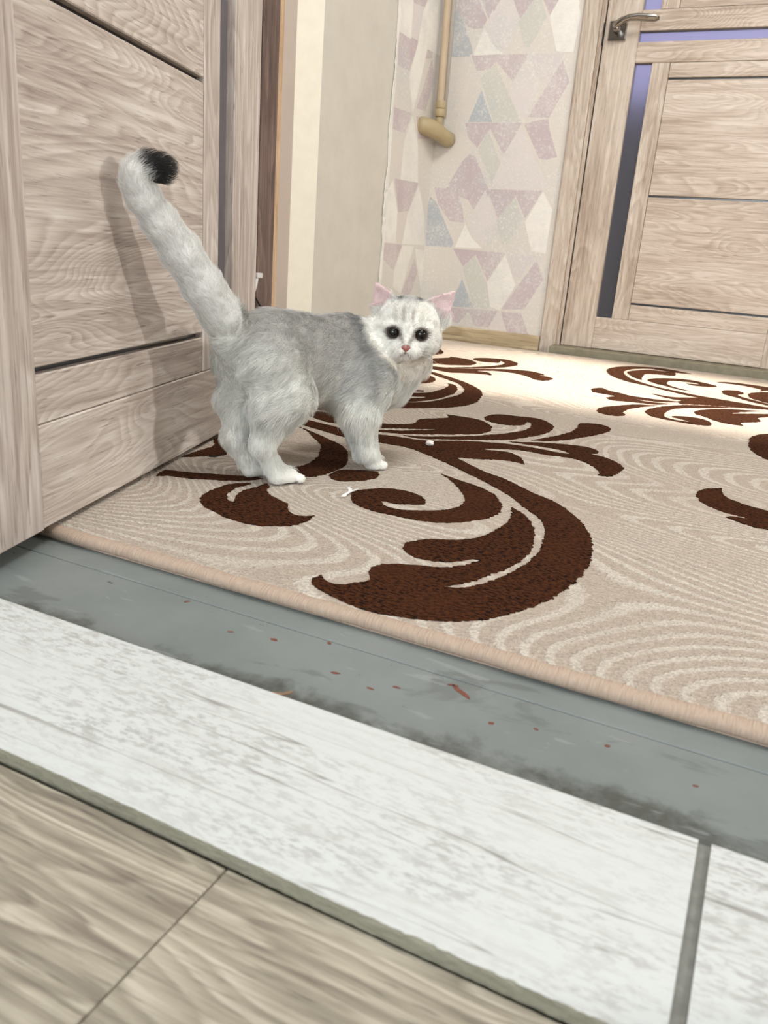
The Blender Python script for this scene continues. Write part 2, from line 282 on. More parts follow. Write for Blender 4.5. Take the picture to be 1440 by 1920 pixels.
RUG_SHAPES = [
[-0.5348,1.1096,-0.4968,1.1072,-0.4386,1.0997,-0.3849,1.0704,-0.3291,1.026,-0.2838,1.0018,-0.2374,0.9643,-0.202,0.9413,-0.174,0.9079,-0.1499,0.8687,-0.1317,0.8177,-0.1211,0.7573,-0.122,0.7016,-0.1288,0.6564,-0.143,0.6138,-0.1606,0.5802,-0.1808,0.5588,-0.2034,0.5452,-0.2281,0.5365,-0.2495,0.5325,-0.2715,0.5343,-0.2942,0.5419,-0.3118,0.55,-0.3201,0.5596,-0.3204,0.5747,-0.3114,0.566,-0.2999,0.563,-0.2907,0.5697,-0.2814,0.5825,-0.2799,0.589,-0.2885,0.6077,-0.2892,0.6236,-0.2757,0.6376,-0.2569,0.6477,-0.2373,0.6563,-0.2235,0.6715,-0.2133,0.6977,-0.2241,0.6907,-0.2349,0.6752,-0.2546,0.6657,-0.2715,0.6655,-0.2869,0.6778,-0.2917,0.6946,-0.2775,0.7198,-0.2548,0.735,-0.2359,0.7619,-0.229,0.8063,-0.2301,0.8476,-0.2406,0.885,-0.2219,0.8691,-0.2012,0.835,-0.1863,0.7879,-0.1788,0.7355,-0.1838,0.698,-0.1933,0.6683,-0.2042,0.637,-0.2201,0.6139,-0.2049,0.6223,-0.1931,0.6406,-0.1806,0.6777,-0.1731,0.7163,-0.1742,0.7731,-0.1854,0.8272,-0.201,0.8637,-0.2242,0.8904,-0.2568,0.9301,-0.2936,0.9635,-0.3245,0.987,-0.3643,1.0171,-0.4184,1.0521,-0.4652,1.0745,-0.5176,1.0752],
[-0.3642,0.9689,-0.3361,0.9564,-0.3047,0.9444,-0.2757,0.9231,-0.2511,0.8764,-0.248,0.8406,-0.2602,0.8091,-0.281,0.7828,-0.3101,0.7692,-0.3446,0.767,-0.3738,0.7683,-0.4011,0.7845,-0.4165,0.8132,-0.4121,0.8343,-0.389,0.8594,-0.3592,0.8615,-0.3366,0.8463,-0.331,0.8266,-0.3462,0.814,-0.3599,0.8075,-0.3754,0.8091,-0.3662,0.7945,-0.3474,0.7899,-0.3241,0.8013,-0.304,0.8207,-0.2933,0.8449,-0.2979,0.8786,-0.3178,0.9145,-0.3446,0.949],
[-0.476,0.8641,-0.477,0.8942,-0.4605,0.9089,-0.4369,0.9193,-0.428,0.9063,-0.4243,0.8895,-0.4332,0.8661,-0.4522,0.8496,-0.4675,0.8518],
[-0.6604,1.0793,-0.6199,1.0598,-0.5762,1.0346,-0.5369,1.0092,-0.5064,0.967,-0.484,0.9175,-0.4814,0.8821,-0.4845,0.8539,-0.4955,0.8363,-0.5087,0.8306,-0.5292,0.8553,-0.5255,0.8855,-0.5311,0.9202,-0.5494,0.9645,-0.5694,0.9987,-0.6054,1.0356,-0.6333,1.0623],
[-0.7047,1.172,-0.6958,1.2046,-0.6623,1.2085,-0.6502,1.2079,-0.6109,1.1472,-0.6194,1.1448,-0.6309,1.1427,-0.6587,1.1467,-0.6851,1.1617],
[-0.6877,1.1373,-0.6663,1.1305,-0.6412,1.124,-0.6024,1.1167,-0.5866,1.1101,-0.5593,1.0867,-0.5449,1.0597,-0.5642,1.0645,-0.5839,1.0693,-0.6106,1.0786,-0.6397,1.0864,-0.671,1.1011],
[-0.5747,1.1869,-0.5354,1.2234,-0.5275,1.2524,-0.5345,1.2842,-0.5043,1.3318,-0.5038,1.3439,-0.5162,1.366,-0.5,1.3666,-0.4566,1.3661,-0.4264,1.3399,-0.4102,1.3104,-0.4056,1.2792,-0.4166,1.2451,-0.4581,1.2001,-0.505,1.1571,-0.5488,1.1354,-0.5538,1.1454,-0.5144,1.1776,-0.4748,1.233,-0.5216,1.1934,-0.5615,1.1606],
[-0.5026,1.1449,-0.474,1.1606,-0.4177,1.2216,-0.3865,1.2712,-0.3673,1.3136,-0.3587,1.3627,-0.3681,1.4068,-0.3863,1.4215,-0.4078,1.4221,-0.3811,1.4156,-0.3741,1.3896,-0.3868,1.3658,-0.4152,1.358,-0.4402,1.3697,-0.4534,1.3974,-0.4431,1.4421,-0.4107,1.4548,-0.3698,1.4622,-0.3362,1.4286,-0.3224,1.3891,-0.3249,1.3363,-0.3416,1.2818,-0.3592,1.2463,-0.409,1.1978,-0.4445,1.1666,-0.4731,1.1439],
[-0.3288,1.2706,-0.306,1.3262,-0.2932,1.3778,-0.2897,1.4329,-0.2959,1.4747,-0.2831,1.4947,-0.2566,1.4994,-0.2366,1.4696,-0.2434,1.4174,-0.263,1.359,-0.284,1.3143,-0.3075,1.2841],
[-0.5403,1.1184,-0.5076,1.1276,-0.4634,1.1361,-0.4167,1.1763,-0.3811,1.1988,-0.3487,1.213,-0.3078,1.2186,-0.2654,1.2152,-0.2505,1.2197,-0.2675,1.2355,-0.313,1.237,-0.3541,1.2301,-0.3058,1.2663,-0.2646,1.2851,-0.235,1.2877,-0.2181,1.2707,-0.2189,1.2538,-0.2286,1.2448,-0.1979,1.2347,-0.1673,1.1972,-0.1657,1.1516,-0.1732,1.1221,-0.1866,1.1179,-0.1915,1.1418,-0.2137,1.1763,-0.2428,1.1933,-0.2756,1.1871,-0.3109,1.1882,-0.3432,1.1769,-0.3714,1.1534,-0.364,1.1493,-0.3317,1.1593,-0.3044,1.1366,-0.2911,1.1034,-0.3042,1.1081,-0.3259,1.1053,-0.3487,1.0886,-0.3678,1.0781,-0.3953,1.0671,-0.4386,1.0788,-0.4883,1.0868,-0.5273,1.0925],
[-0.5351,0.6789,-0.5467,0.7009,-0.5501,0.7232,-0.5487,0.7462,-0.5403,0.7606,-0.5315,0.7682,-0.5301,0.7595,-0.5341,0.7455,-0.5308,0.7268,-0.5224,0.7093,-0.5095,0.6964,-0.5029,0.6964,-0.5118,0.7101,-0.5198,0.732,-0.5187,0.7499,-0.5156,0.7792,-0.5069,0.7732,-0.5005,0.7568,-0.4893,0.7452,-0.468,0.7348,-0.4528,0.7279,-0.4449,0.7156,-0.4302,0.7023,-0.4176,0.7019,-0.4094,0.712,-0.4052,0.6981,-0.4064,0.6837,-0.4108,0.6685,-0.4215,0.6575,-0.4357,0.6488,-0.4538,0.646,-0.4759,0.6481,-0.4993,0.6568,-0.5174,0.6635],
[-0.6354,0.7212,-0.6396,0.7318,-0.6435,0.7481,-0.6241,0.7553,-0.6049,0.7625,-0.5879,0.7726,-0.5657,0.7824,-0.5429,0.7948,-0.5305,0.7942,-0.5472,0.7702,-0.5727,0.7527,-0.5986,0.7393,-0.624,0.7312],
[-0.6694,0.8102,-0.6734,0.8418,-0.6756,0.8835,-0.7007,0.92,-0.7017,0.9406,-0.6353,0.8593,-0.6494,0.8321],
[-0.9465,2.3204,-0.9404,2.3599,-0.8967,2.2908,-0.8811,2.2364,-0.8838,2.1813,-0.9143,2.1833,-0.9479,2.2614],
[-0.8483,1.9852,-0.8443,2.0121,-0.8411,2.0601,-0.8535,2.1088,-0.8317,2.1656,-0.836,2.1973,-0.7843,2.1912,-0.7473,2.1562,-0.7295,2.1177,-0.7303,2.0669,-0.762,2.0292,-0.7984,2.0048,-0.7923,2.0468,-0.8288,1.985],
[-0.7539,1.9701,-0.6987,2.064,-0.6797,2.1192,-0.6725,2.1794,-0.6828,2.2295,-0.7041,2.252,-0.6919,2.2028,-0.7135,2.1843,-0.7447,2.1823,-0.769,2.2051,-0.7747,2.2436,-0.7441,2.2859,-0.6986,2.2977,-0.6597,2.2637,-0.6412,2.2163,-0.6403,2.1633,-0.6576,2.0986,-0.6904,2.0406],
[-0.8266,1.936,-0.7881,1.9523,-0.7395,1.9715,-0.6958,2.0139,-0.659,2.0578,-0.6162,2.0983,-0.5726,2.1132,-0.5333,2.0899,-0.5257,2.0753,-0.5348,2.0563,-0.4953,2.0405,-0.4883,2.0071,-0.4978,1.9725,-0.5174,1.9694,-0.5583,2.0147,-0.5961,2.0336,-0.6319,2.0318,-0.6611,2.0099,-0.6824,1.9769,-0.6501,1.978,-0.6293,1.9539,-0.625,1.936,-0.654,1.9378,-0.6822,1.917,-0.7213,1.888,-0.7683,1.9051,-0.8169,1.9227],
[-0.8139,1.8778,-0.761,1.8616,-0.6936,1.8185,-0.635,1.7724,-0.5867,1.7211,-0.5514,1.6614,-0.5256,1.5754,-0.5202,1.4972,-0.5343,1.4459,-0.5546,1.4138,-0.5872,1.374,-0.6175,1.3498,-0.6375,1.3424,-0.6544,1.3856,-0.6546,1.4097,-0.6334,1.4136,-0.6058,1.4349,-0.5891,1.4765,-0.5816,1.5369,-0.5791,1.5995,-0.5923,1.6621,-0.6271,1.7254,-0.665,1.7635,-0.7265,1.8136,-0.7682,1.8446,-0.806,1.856],
[-0.6527,1.7156,-0.6395,1.7154,-0.6139,1.6743,-0.595,1.6092,-0.5906,1.5444,-0.6004,1.4826,-0.6157,1.4379,-0.6579,1.4226,-0.662,1.4434,-0.6402,1.4601,-0.6168,1.5004,-0.6209,1.5134,-0.6513,1.4844,-0.674,1.4688,-0.6815,1.5104,-0.6569,1.5303,-0.6382,1.5575,-0.632,1.6014,-0.6332,1.6506,-0.641,1.6943],
[-0.776,1.7733,-0.7673,1.8015,-0.7416,1.755,-0.7557,1.8073,-0.7272,1.7901,-0.6978,1.751,-0.6873,1.7114,-0.6945,1.6738,-0.7209,1.6405,-0.7471,1.687],
[-0.6967,1.5599,-0.6539,1.5797,-0.6487,1.564,-0.6909,1.5472],
[-0.4173,2.3545,-0.4185,2.4362,-0.3898,2.5163,-0.3282,2.577,-0.274,2.5827,-0.2055,2.5348,-0.2503,2.5145,-0.3218,2.5332,-0.3622,2.4683,-0.3739,2.4023,-0.3674,2.3437,-0.3373,2.2543,-0.3005,2.1996,-0.2525,2.1489,-0.1962,2.1146,-0.1494,2.0875,-0.0871,2.0689,-0.0273,2.0511,0.0246,2.028,0.025,2.0019,-0.0255,2.0066,-0.0847,2.0344,-0.146,2.0519,-0.2129,2.0945,-0.2712,2.141,-0.3231,2.1707,-0.3771,2.2375],
[-0.3642,2.3793,-0.3498,2.4396,-0.3172,2.5013,-0.2495,2.5076,-0.2426,2.4344,-0.2891,2.4106,-0.3122,2.3912,-0.3127,2.3228,-0.3042,2.2452,-0.331,2.2804],
[-0.2896,2.2641,-0.276,2.3168,-0.2261,2.3712,-0.1841,2.3758,-0.1214,2.3275,-0.1227,2.3003,-0.167,2.2707,-0.1924,2.2874,-0.1576,2.3147,-0.183,2.3292,-0.2332,2.3127,-0.2393,2.2777,-0.2321,2.2212,-0.2037,2.1788,-0.168,2.1486,-0.1941,2.1519,-0.2419,2.1931,-0.2725,2.2187],
[-0.1239,2.4076,-0.1054,2.4417,-0.0437,2.4577,0.0179,2.4417,0.0184,2.4105,-0.0095,2.3397,-0.016,2.338,-0.0105,2.3753,-0.0588,2.412],
[-0.0979,2.2186,-0.0905,2.2629,-0.0624,2.282,-0.0476,2.2413,-0.0609,2.1919,-0.0311,2.1462,0.0236,2.0892,0.0239,2.0707,-0.0233,2.0993,-0.0615,2.1452,-0.0879,2.1738],
[-0.0368,2.2258,-0.027,2.2831,0.0194,2.3505,0.0233,2.108,-0.0099,2.1398,-0.0292,2.1747],
[-0.3703,1.9318,-0.373,1.9621,-0.3568,1.9934,-0.3345,1.9614,-0.3033,1.945,-0.2754,1.926,-0.2214,1.9266,-0.1672,1.9405,-0.1898,1.91,-0.2305,1.8872,-0.2752,1.8888,-0.2863,1.9007,-0.2371,1.8725,-0.1814,1.8893,-0.2101,1.8457,-0.2602,1.8346,-0.2982,1.819,-0.3175,1.8395,-0.3056,1.8906,-0.3374,1.8965,-0.3605,1.9031],
[-0.2418,2.0103,-0.2199,2.0043,-0.1891,2.0016,-0.1448,2.0403,-0.0855,2.0458,0.0244,2.0391,0.0248,2.0127,-0.0521,1.9725,-0.121,1.9413,-0.1604,1.9061,-0.1749,1.9317,-0.1674,1.9691,-0.2036,1.972],
[-0.3002,1.651,-0.2979,1.7002,-0.2726,1.758,-0.2442,1.8074,-0.2055,1.8331,-0.2293,1.7847,-0.2479,1.7285,-0.252,1.674,-0.2418,1.643,-0.2603,1.6177,-0.285,1.6229],
[-0.2146,1.7244,-0.2117,1.7787,-0.1828,1.854,-0.1464,1.9082,-0.1065,1.9392,-0.0571,1.9603,-0.1038,1.9064,-0.1422,1.8683,-0.1678,1.8229,-0.1783,1.7538,-0.1728,1.7016,-0.1561,1.6822,-0.1278,1.6796,-0.1209,1.6868,-0.1401,1.6991,-0.1597,1.7117,-0.154,1.7292,-0.1241,1.7438,-0.1002,1.7374,-0.0825,1.7019,-0.0848,1.6738,-0.1084,1.6614,-0.1384,1.6615,-0.1753,1.6711,-0.1979,1.6842],
[-0.1269,1.8197,-0.1141,1.8648,-0.0767,1.9167,-0.0368,1.9453,-0.0018,1.9662,-0.0528,1.8855,-0.0545,1.8673,-0.0213,1.903,0.0259,1.9435,0.0264,1.9135,-0.0014,1.8643,0.0016,1.8107,-0.031,1.7678,-0.0244,1.734,-0.0439,1.7278,-0.0749,1.7402,-0.1035,1.7753,-0.1213,1.7954],
[-0.0059,1.5174,-0.008,1.5462,-0.0063,1.6066,0.0027,1.65,0.0208,1.6787,0.0424,1.6966,0.0533,1.638,0.054,1.4178,0.0262,1.4286,0.007,1.4597],
[-0.0544,1.0979,-0.0537,1.1181,-0.049,1.1442,-0.0389,1.1566,-0.0271,1.1686,-0.0257,1.149,-0.0223,1.1337,-0.0152,1.1184,-0.0034,1.1077,0.0119,1.097,0.0265,1.0928,0.0334,1.089,0.0549,1.0878,0.0552,1.0027,0.0353,1.0031,0.0236,1.0021,0.0086,1.0082,-0.002,1.0153,-0.0122,1.0246,-0.0063,1.0308,0.0075,1.0331,0.0129,1.036,0.0001,1.0405,-0.0142,1.0441,-0.0263,1.0529,-0.039,1.065,-0.0492,1.0832,-0.0488,1.0904]]
PAPER_BACK = [
["m",[-1.141,1.081,-1.07,1.078,-1.027,1.01,-1.039,0.986,-1.069,0.983,-1.102,1.005,-1.134,1.044]],
["m",[-1.06,1.078,-0.99,1.074,-1.022,1.01]],
["p",[-0.995,1.074,-0.956,1.073,-0.922,1.011,-0.945,0.968,-0.96,0.913,-1.0,0.914,-1.031,0.986,-1.022,1.012]],
["w",[-1.034,0.988,-1.0,0.913,-1.061,0.914]],
["s",[-1.136,1.04,-1.113,1.018,-1.067,0.928,-1.065,0.913,-1.148,0.915,-1.145,0.985]],
["w",[-0.81,1.066,-0.746,1.062,-0.729,1.011,-0.736,0.91,-0.778,0.909,-0.824,1.007]],
["g",[-0.899,1.034,-0.88,1.069,-0.843,1.007,-0.876,0.94,-0.921,1.006]],
["m",[-1.07,0.91,-0.877,0.909,-0.92,0.832,-0.976,0.884,-1.004,0.867,-1.044,0.864]],
["l",[-0.867,0.909,-0.764,0.908,-0.777,0.876,-0.803,0.827,-0.833,0.835,-0.87,0.894]],
["p",[-0.874,0.905,-0.831,0.818,-0.829,0.802,-0.87,0.716,-0.894,0.742,-0.929,0.802]],
["g",[-0.986,0.884,-0.931,0.802,-0.9,0.751,-0.875,0.714,-0.97,0.713,-1.029,0.842]],
["s",[-1.022,0.807,-0.973,0.713,-1.058,0.713]],
["m",[-0.766,0.89,-0.736,0.83,-0.787,0.727,-0.857,0.729]],
["m",[-1.068,0.71,-0.872,0.713,-0.922,0.614,-0.978,0.694,-1.017,0.635,-1.052,0.666]],
["m",[-0.867,0.71,-0.789,0.725,-0.78,0.695,-0.744,0.614,-0.777,0.605,-0.802,0.608]],
["p",[-0.874,0.705,-0.824,0.625,-0.754,0.515,-0.956,0.511,-0.927,0.61]],
["g",[-0.983,0.689,-0.936,0.601,-0.93,0.592,-0.952,0.528,-1.014,0.63]],
["m",[-1.065,0.593,-1.041,0.616,-1.019,0.608,-0.957,0.5,-0.977,0.405,-1.03,0.474,-1.119,0.498]],
["m",[-1.158,0.509,-1.077,0.503,-1.047,0.447,-1.037,0.401,-1.089,0.403,-1.138,0.455]],
["s",[-1.17,0.479,-1.144,0.459,-1.067,0.332,-1.075,0.319,-1.171,0.317,-1.178,0.436]],
["p",[-0.972,0.507,-0.923,0.42,-0.949,0.335,-1.003,0.353,-1.02,0.419]],
["w",[-1.032,0.397,-1.003,0.353,-0.962,0.322,-1.061,0.32]],
["m",[-0.966,0.51,-0.777,0.512,-0.824,0.425,-0.864,0.491,-0.918,0.42]],
["g",[-0.867,0.491,-0.833,0.42,-0.876,0.34,-0.895,0.343,-0.922,0.412]],
["w",[-0.775,0.511,-0.737,0.457,-0.74,0.321,-0.789,0.325,-0.823,0.413]],
["m",[-1.068,0.315,-0.877,0.313,-0.93,0.218,-0.982,0.299,-1.025,0.258]],
["l",[-0.866,0.312,-0.774,0.312,-0.817,0.236,-0.846,0.246]],
["w",[-0.877,0.308,-0.839,0.23,-0.828,0.214,-0.874,0.124,-0.911,0.133,-0.93,0.214]],
["g",[-0.987,0.299,-0.932,0.209,-0.91,0.129,-0.971,0.123,-1.025,0.254]],
["s",[-1.023,0.217,-0.971,0.124,-1.059,0.12]],
["m",[-0.767,0.298,-0.737,0.238,-0.788,0.137,-0.87,0.129]],
["m",[-1.068,0.116,-0.971,0.119,-0.881,0.122,-0.907,0.063,-0.959,0.062,-0.984,0.109,-1.023,0.065,-1.048,0.071]],
["p",[-0.876,0.119,-0.84,0.057,-0.906,0.057]],
["m",[-0.869,0.12,-0.798,0.123,-0.761,0.053,-0.84,0.057]]]
PAPER_SIDE = [
["m",[2.396,0.905,2.545,0.911,2.486,0.817,2.406,0.816]],
["m",[2.55,0.912,2.65,0.918,2.651,0.887,2.6,0.874]],
["w",[2.535,0.904,2.611,0.905,2.6,0.874,2.564,0.774,2.537,0.71,2.489,0.801]],
["m",[2.652,0.885,2.685,0.827,2.633,0.73,2.562,0.727]],
["w",[2.617,1.054,2.709,1.079,2.719,0.921,2.652,0.91,2.555,0.917,2.603,1.014]],
["p",[2.386,0.991,2.606,1.051,2.533,0.912,2.396,0.905]],
["m",[2.381,0.702,2.532,0.707,2.488,0.643,2.376,0.643]],
["w",[2.538,0.704,2.597,0.624,2.622,0.509,2.484,0.496,2.488,0.617]],
["m",[2.567,0.706,2.728,0.706,2.712,0.662,2.593,0.641]],
["w",[2.429,0.502,2.48,0.41,2.483,0.315,2.369,0.315,2.37,0.44]],
["m",[2.442,0.507,2.624,0.512,2.564,0.42,2.485,0.411]],
["w",[2.63,0.506,2.693,0.421,2.723,0.319,2.533,0.315,2.556,0.408]],
["m",[2.369,0.313,2.534,0.313,2.479,0.23,2.366,0.276]],
["w",[2.539,0.311,2.629,0.313,2.554,0.155,2.489,0.177,2.484,0.226]],
["m",[2.643,0.271,2.68,0.228,2.631,0.145,2.554,0.155]],
["w",[2.641,0.305,2.722,0.299,2.733,0.148,2.688,0.22]]]
# ------------------------------------------------------------------ setting: walls, floors, ceiling
XW, XR = -1.175, -1.215                        # left wall plane of the hall and its recessed part
obj('floor', box(-1.7, 2.2, .389, 2.72, -.06, -.004), M['grey_floor'], kind='structure', label='grey painted board floor of the hall beneath the rug')
fl = bpy.data.objects['floor']
for y0, y1 in ((.3895, .4925), (.4936, .66), (.661, .83)):
    obj('floorboard', box(-1.24, 1.9, y0, y1, -.0045, 0, .0008), M['grey_floor'], fl)
# chips of the old red-brown paint, lying bare in the grey
CH = [(-.149, .478, .012, .0022, -.55), (-.157, .4835, .005, .0010, .2), (-.397, .486, .003, .0012, .9), (-.335, .462, .0028, .0010, .4), (-.30, .470, .0035, .0016, 0), (-.236, .452, .0035, .0014, .3),
      (-.205, .447, .0028, .0009, 0), (-.262, .489, .0025, .0014, -.6), (-.19, .4585, .0035, .0011, .1), (-.045, .468, .002, .0012, .3), (-.09, .4615, .002, .001, 0), (-.118, .452, .002, .0012, .5), (.01, .455, .0022, .001, .2)]
bm = bmesh.new()
for x, y, a, b, rz in CH:
    vs = []
    for k in range(10):
        an = 2*math.pi*k/10; rr = random.uniform(.75, 1.15)
        px, py = a*rr*math.cos(an), b*rr*math.sin(an)
        vs.append(bm.verts.new((x+px*math.cos(rz)-py*math.sin(rz), y+px*math.sin(rz)+py*math.cos(rz), .0004)))
    f = bm.faces.new(vs); r_ = bmesh.ops.extrude_face_region(bm, geom=[f])
    for v in r_['geom']:
        if isinstance(v, bmesh.types.BMVert): v.co.z -= .0006
bmesh.ops.recalc_face_normals(bm, faces=bm.faces)
t = NT('bare_red_paint'); M['red_paint'] = t.set(t.mix(t.noise(t.coords((1, 1, 1), False), 300, 3), lin((70, 34, 28)), lin((146, 84, 66))), .6)
obj('paint_chips', bm, M['red_paint'], fl, kind='stuff', label='red-brown spots of older paint showing in the grey floor')

lam = obj('floor_room', box(-1.7, 1.7, -2.5, .2605, -.06, -.001), plain('subfloor', (70, 66, 60), .9), kind='structure', label='greige wood-look plank floor in front of the white tiles')
lam.name = 'floor_laminate'
JX = -.1855
for (x0, x1, y0, y1) in ((-1.40, JX-.0004, .052, .2565), (JX+.0004, 1.05, .052, .2565), (-1.0, .33, -.150, .0512), (.3308, 1.6, -.150, .0512), (-1.5, -.55, -.352, -.1508), (-.5492, .8, -.352, -.1508)):
    obj('plank', box(x0, x1, y0, y1, -.001, .003, .0006), M['laminate'], lam)

# threshold of two white tiles with a cut front edge
th = empty('trim_1', (0, 0, 0), kind='structure', label='threshold of white weathered-wood tiles between plank floor and grey hall floor')
def tile_mesh(x0, x1, rag):
    bm = bmesh.new(); rnd = random.Random(int(x1*1000)); n = max(8, int((x1-x0)/.0022)); top, top2, low, back, backl = [], [], [], [], []
    k1 = 0.
    for i in range(n+1):
        x = x0+(x1-x0)*i/n
        k1 = k1*.7+rnd.uniform(-1, 1)*.0006
        chipd = abs(k1)*rag*(1.2 if x > -.12 else .35)
        yf = .2572+.0008*math.sin(x*16)
        top.append(bm.verts.new((x, .389, .012))); top2.append(bm.verts.new((x, yf+chipd, .012)))
        low.append(bm.verts.new((x, yf+rnd.uniform(-.0003, .0003), .0105-chipd*.3))); back.append(bm.verts.new((x, yf+.0006+rnd.uniform(-.0003, .0003), .0032))); backl.append(bm.verts.new((x, .389, .0032)))
    fb = []
    for i in range(n):
        bm.faces.new((top[i], top2[i], top2[i+1], top[i+1]))
        for a, b in ((top2, low), (low, back)):
            f = bm.faces.new((a[i], b[i], b[i+1], a[i+1])); f.material_index = 1
        f = bm.faces.new((back[i], backl[i], backl[i+1], back[i+1])); f.material_index = 1
        f = bm.faces.new((backl[i], top[i], top[i+1], backl[i+1])); f.material_index = 1
    for e in (0, n): 
        f = bm.faces.new((top[e], top2[e], low[e], back[e], backl[e])); f.material_index = 1
    bmesh.ops.recalc_face_normals(bm, faces=bm.faces)
    return bm
obj('tile', tile_mesh(-.62, .0158, 1), [M['tile'], M['tile_body']], th)
obj('tile', tile_mesh(.0222, .30, 1), [M['tile'], M['tile_body']], th)
obj('grout', box(.0156, .0224, .262, .3885, .003, .0105, .0004), M['grout'], th)
obj('mortar_bed', box(-.64, .32, .2595, .3885, -.004, .0034), M['tile_body'], th)

# doorway wall (the camera looks through it), camera room and hall shell
wf = obj('wall_front', box(-1.7, -.575, .25, .40, -.005, 2.5), M['white_wall'], kind='structure', label='white wall beside the doorway')
obj('wall_panel', box(.29, 2.2, .25, .40, -.005, 2.5), M['white_wall'], wf)
obj('wall_panel', box(-.575, .29, .25, .40, 2.06, 2.5), M['white_wall'], wf)
obj('ceiling', box(-1.7, 2.2, -2.6, 2.9, 2.5, 2.56), M['white_wall'], kind='structure', label='white ceiling over both rooms')
obj('wall_room_left', box(-1.76, -1.7, -2.6, .40, -.06, 2.5), M['white_wall'], kind='structure', label='white side wall of the near room')
obj('wall_room_right', box(1.7, 1.76, -2.6, .25, -.06, 2.5), M['white_wall'], kind='structure', label='white right wall of the near room')
obj('wall_room_back', box(-1.76, 1.76, -2.66, -2.6, -.06, 2.5), M['white_wall'], kind='structure', label='white rear wall of the near room')
obj('wall_right', box(1.95, 2.01, .40, 2.9, -.06, 2.5), M['cream'], kind='structure', label='cream right wall of the hall')

# left wall of the hall: recessed lilac part, return lightened and angled to look lit, beige part, wallpapered part
wl = obj('wall_left', box(XR-.1, XR, .40, 1.907, -.005, 2.5), M['lilac'], kind='structure', label='left hall wall, painted lilac grey and beige beside the patterned wallpaper')
bm = bmesh.new()
lo_ = [bm.verts.new((x, y, -.005)) for x, y in ((XR, 1.9072), (XW, 1.9698), (XW-.03, 2.02), (XR-.09, 2.0), (XR-.09, 1.9072))]
f = bm.faces.new(lo_); r_ = bmesh.ops.extrude_face_region(bm, geom=[f])
for v in r_['geom']:
    if isinstance(v, bmesh.types.BMVert): v.co.z = 2.5
bmesh.ops.recalc_face_normals(bm, faces=bm.faces)
obj('wall_return', bm, M['cream'], wl, label='narrow cream strip, lightened and angled to look lit')
obj('plaster_panel', box(XW-.05, XW, 1.970, 2.392, -.005, 2.5), M['beige'], wl, label='smooth beige painted panel')
obj('wall_section', box(XW-.05, XW-.001, 2.3921, 2.80, -.005, 2.5), M['beige'], wl)

TONE = {'m': (203, 187, 191), 'w': (246, 243, 236), 'p': (228, 220, 217), 'l': (221, 212, 211), 'g': (211, 210, 201), 's': (183, 189, 195), 'b': (226, 219, 210)}
def paper(name, polys, u0, u1, z0, z1, to3, parent, period, shifts, nsgn):
    me_v, me_f, cols = [], [], []
    def quad(pts, off, tone):
        i0 = len(me_v); me_v.extend([to3(u, z, off) for u, z in pts]); me_f.append(list(range(i0, i0+len(pts)))); cols.append(tone)
    quad([(u0, z0), (u1, z0), (u1, z1), (u0, z1)], .0006, 'b')
    lay = 0
    for dz in range(0, 5):
        for du in shifts:
            for t_, pl in polys:
                pts = [(pl[i]+du, pl[i+1]+dz*period) for i in range(0, len(pl), 2)]
                # clip to the wall piece
                def clip(P, ax, lim, keep_less):
                    out = []
                    for a, b in zip(P, P[1:]+P[:1]):
                        ia = (a[ax] <= lim) if keep_less else (a[ax] >= lim); ib = (b[ax] <= lim) if keep_less else (b[ax] >= lim)
                        if ia: out.append(a)
                        if ia != ib:
                            q = (lim-a[ax])/(b[ax]-a[ax]); out.append((a[0]+q*(b[0]-a[0]), a[1]+q*(b[1]-a[1])))
                    return out
                for ax, lim, kl in ((0, u1, True), (0, u0, False), (1, z1, True), (1, z0, False)):
                    if pts: pts = clip(pts, ax, lim, kl)
                if len(pts) < 3: continue
                if dz and max(q[1] for q in pts) < .93: continue
                lay += 1; quad(pts, .0007+.00001*(lay % 60), t_)
    me = bpy.data.meshes.new(name); me.from_pydata(me_v, [], me_f); me.materials.append(M['paper'])
    ca = me.color_attributes.new('tone', 'FLOAT_COLOR', 'CORNER'); k = 0
    for fi, f in enumerate(me_f):
        cc = lin(TONE[cols[fi]])
        for _ in f: ca.data[k].color = cc; k += 1
    o = bpy.data.objects.new(name, me); COL.objects.link(o); o.parent = parent
    return o
YB = 2.725
wb = obj('wall_back', box(-1.3, -.715, YB, YB+.1, -.005, 2.5), M['beige'], kind='structure', label='far hall wall with pale mauve diamond wallpaper')
obj('wall_section', box(-.715, .10, YB+.02, YB+.1, 2.08, 2.5), M['beige'], wb)
obj('wall_section', box(.0999, 2.2, YB+.02, YB+.1, -.005, 2.5), M['beige'], wb)
paper('wallpaper', PAPER_BACK, XW, -.715, .05, 2.45, lambda u, z, o: (u, YB-o, z), wb, .588, (0,), 1)
obj('paper_sheet', box(.21, 2.0, YB-.0005, YB+.019, 0, 2.45), M['paper'], wb)
wp = paper('wallpaper', PAPER_SIDE, 2.395, YB, .05, 2.45, lambda u, z, o: (XW+o, u, z), wl, .588, (0,), 1)
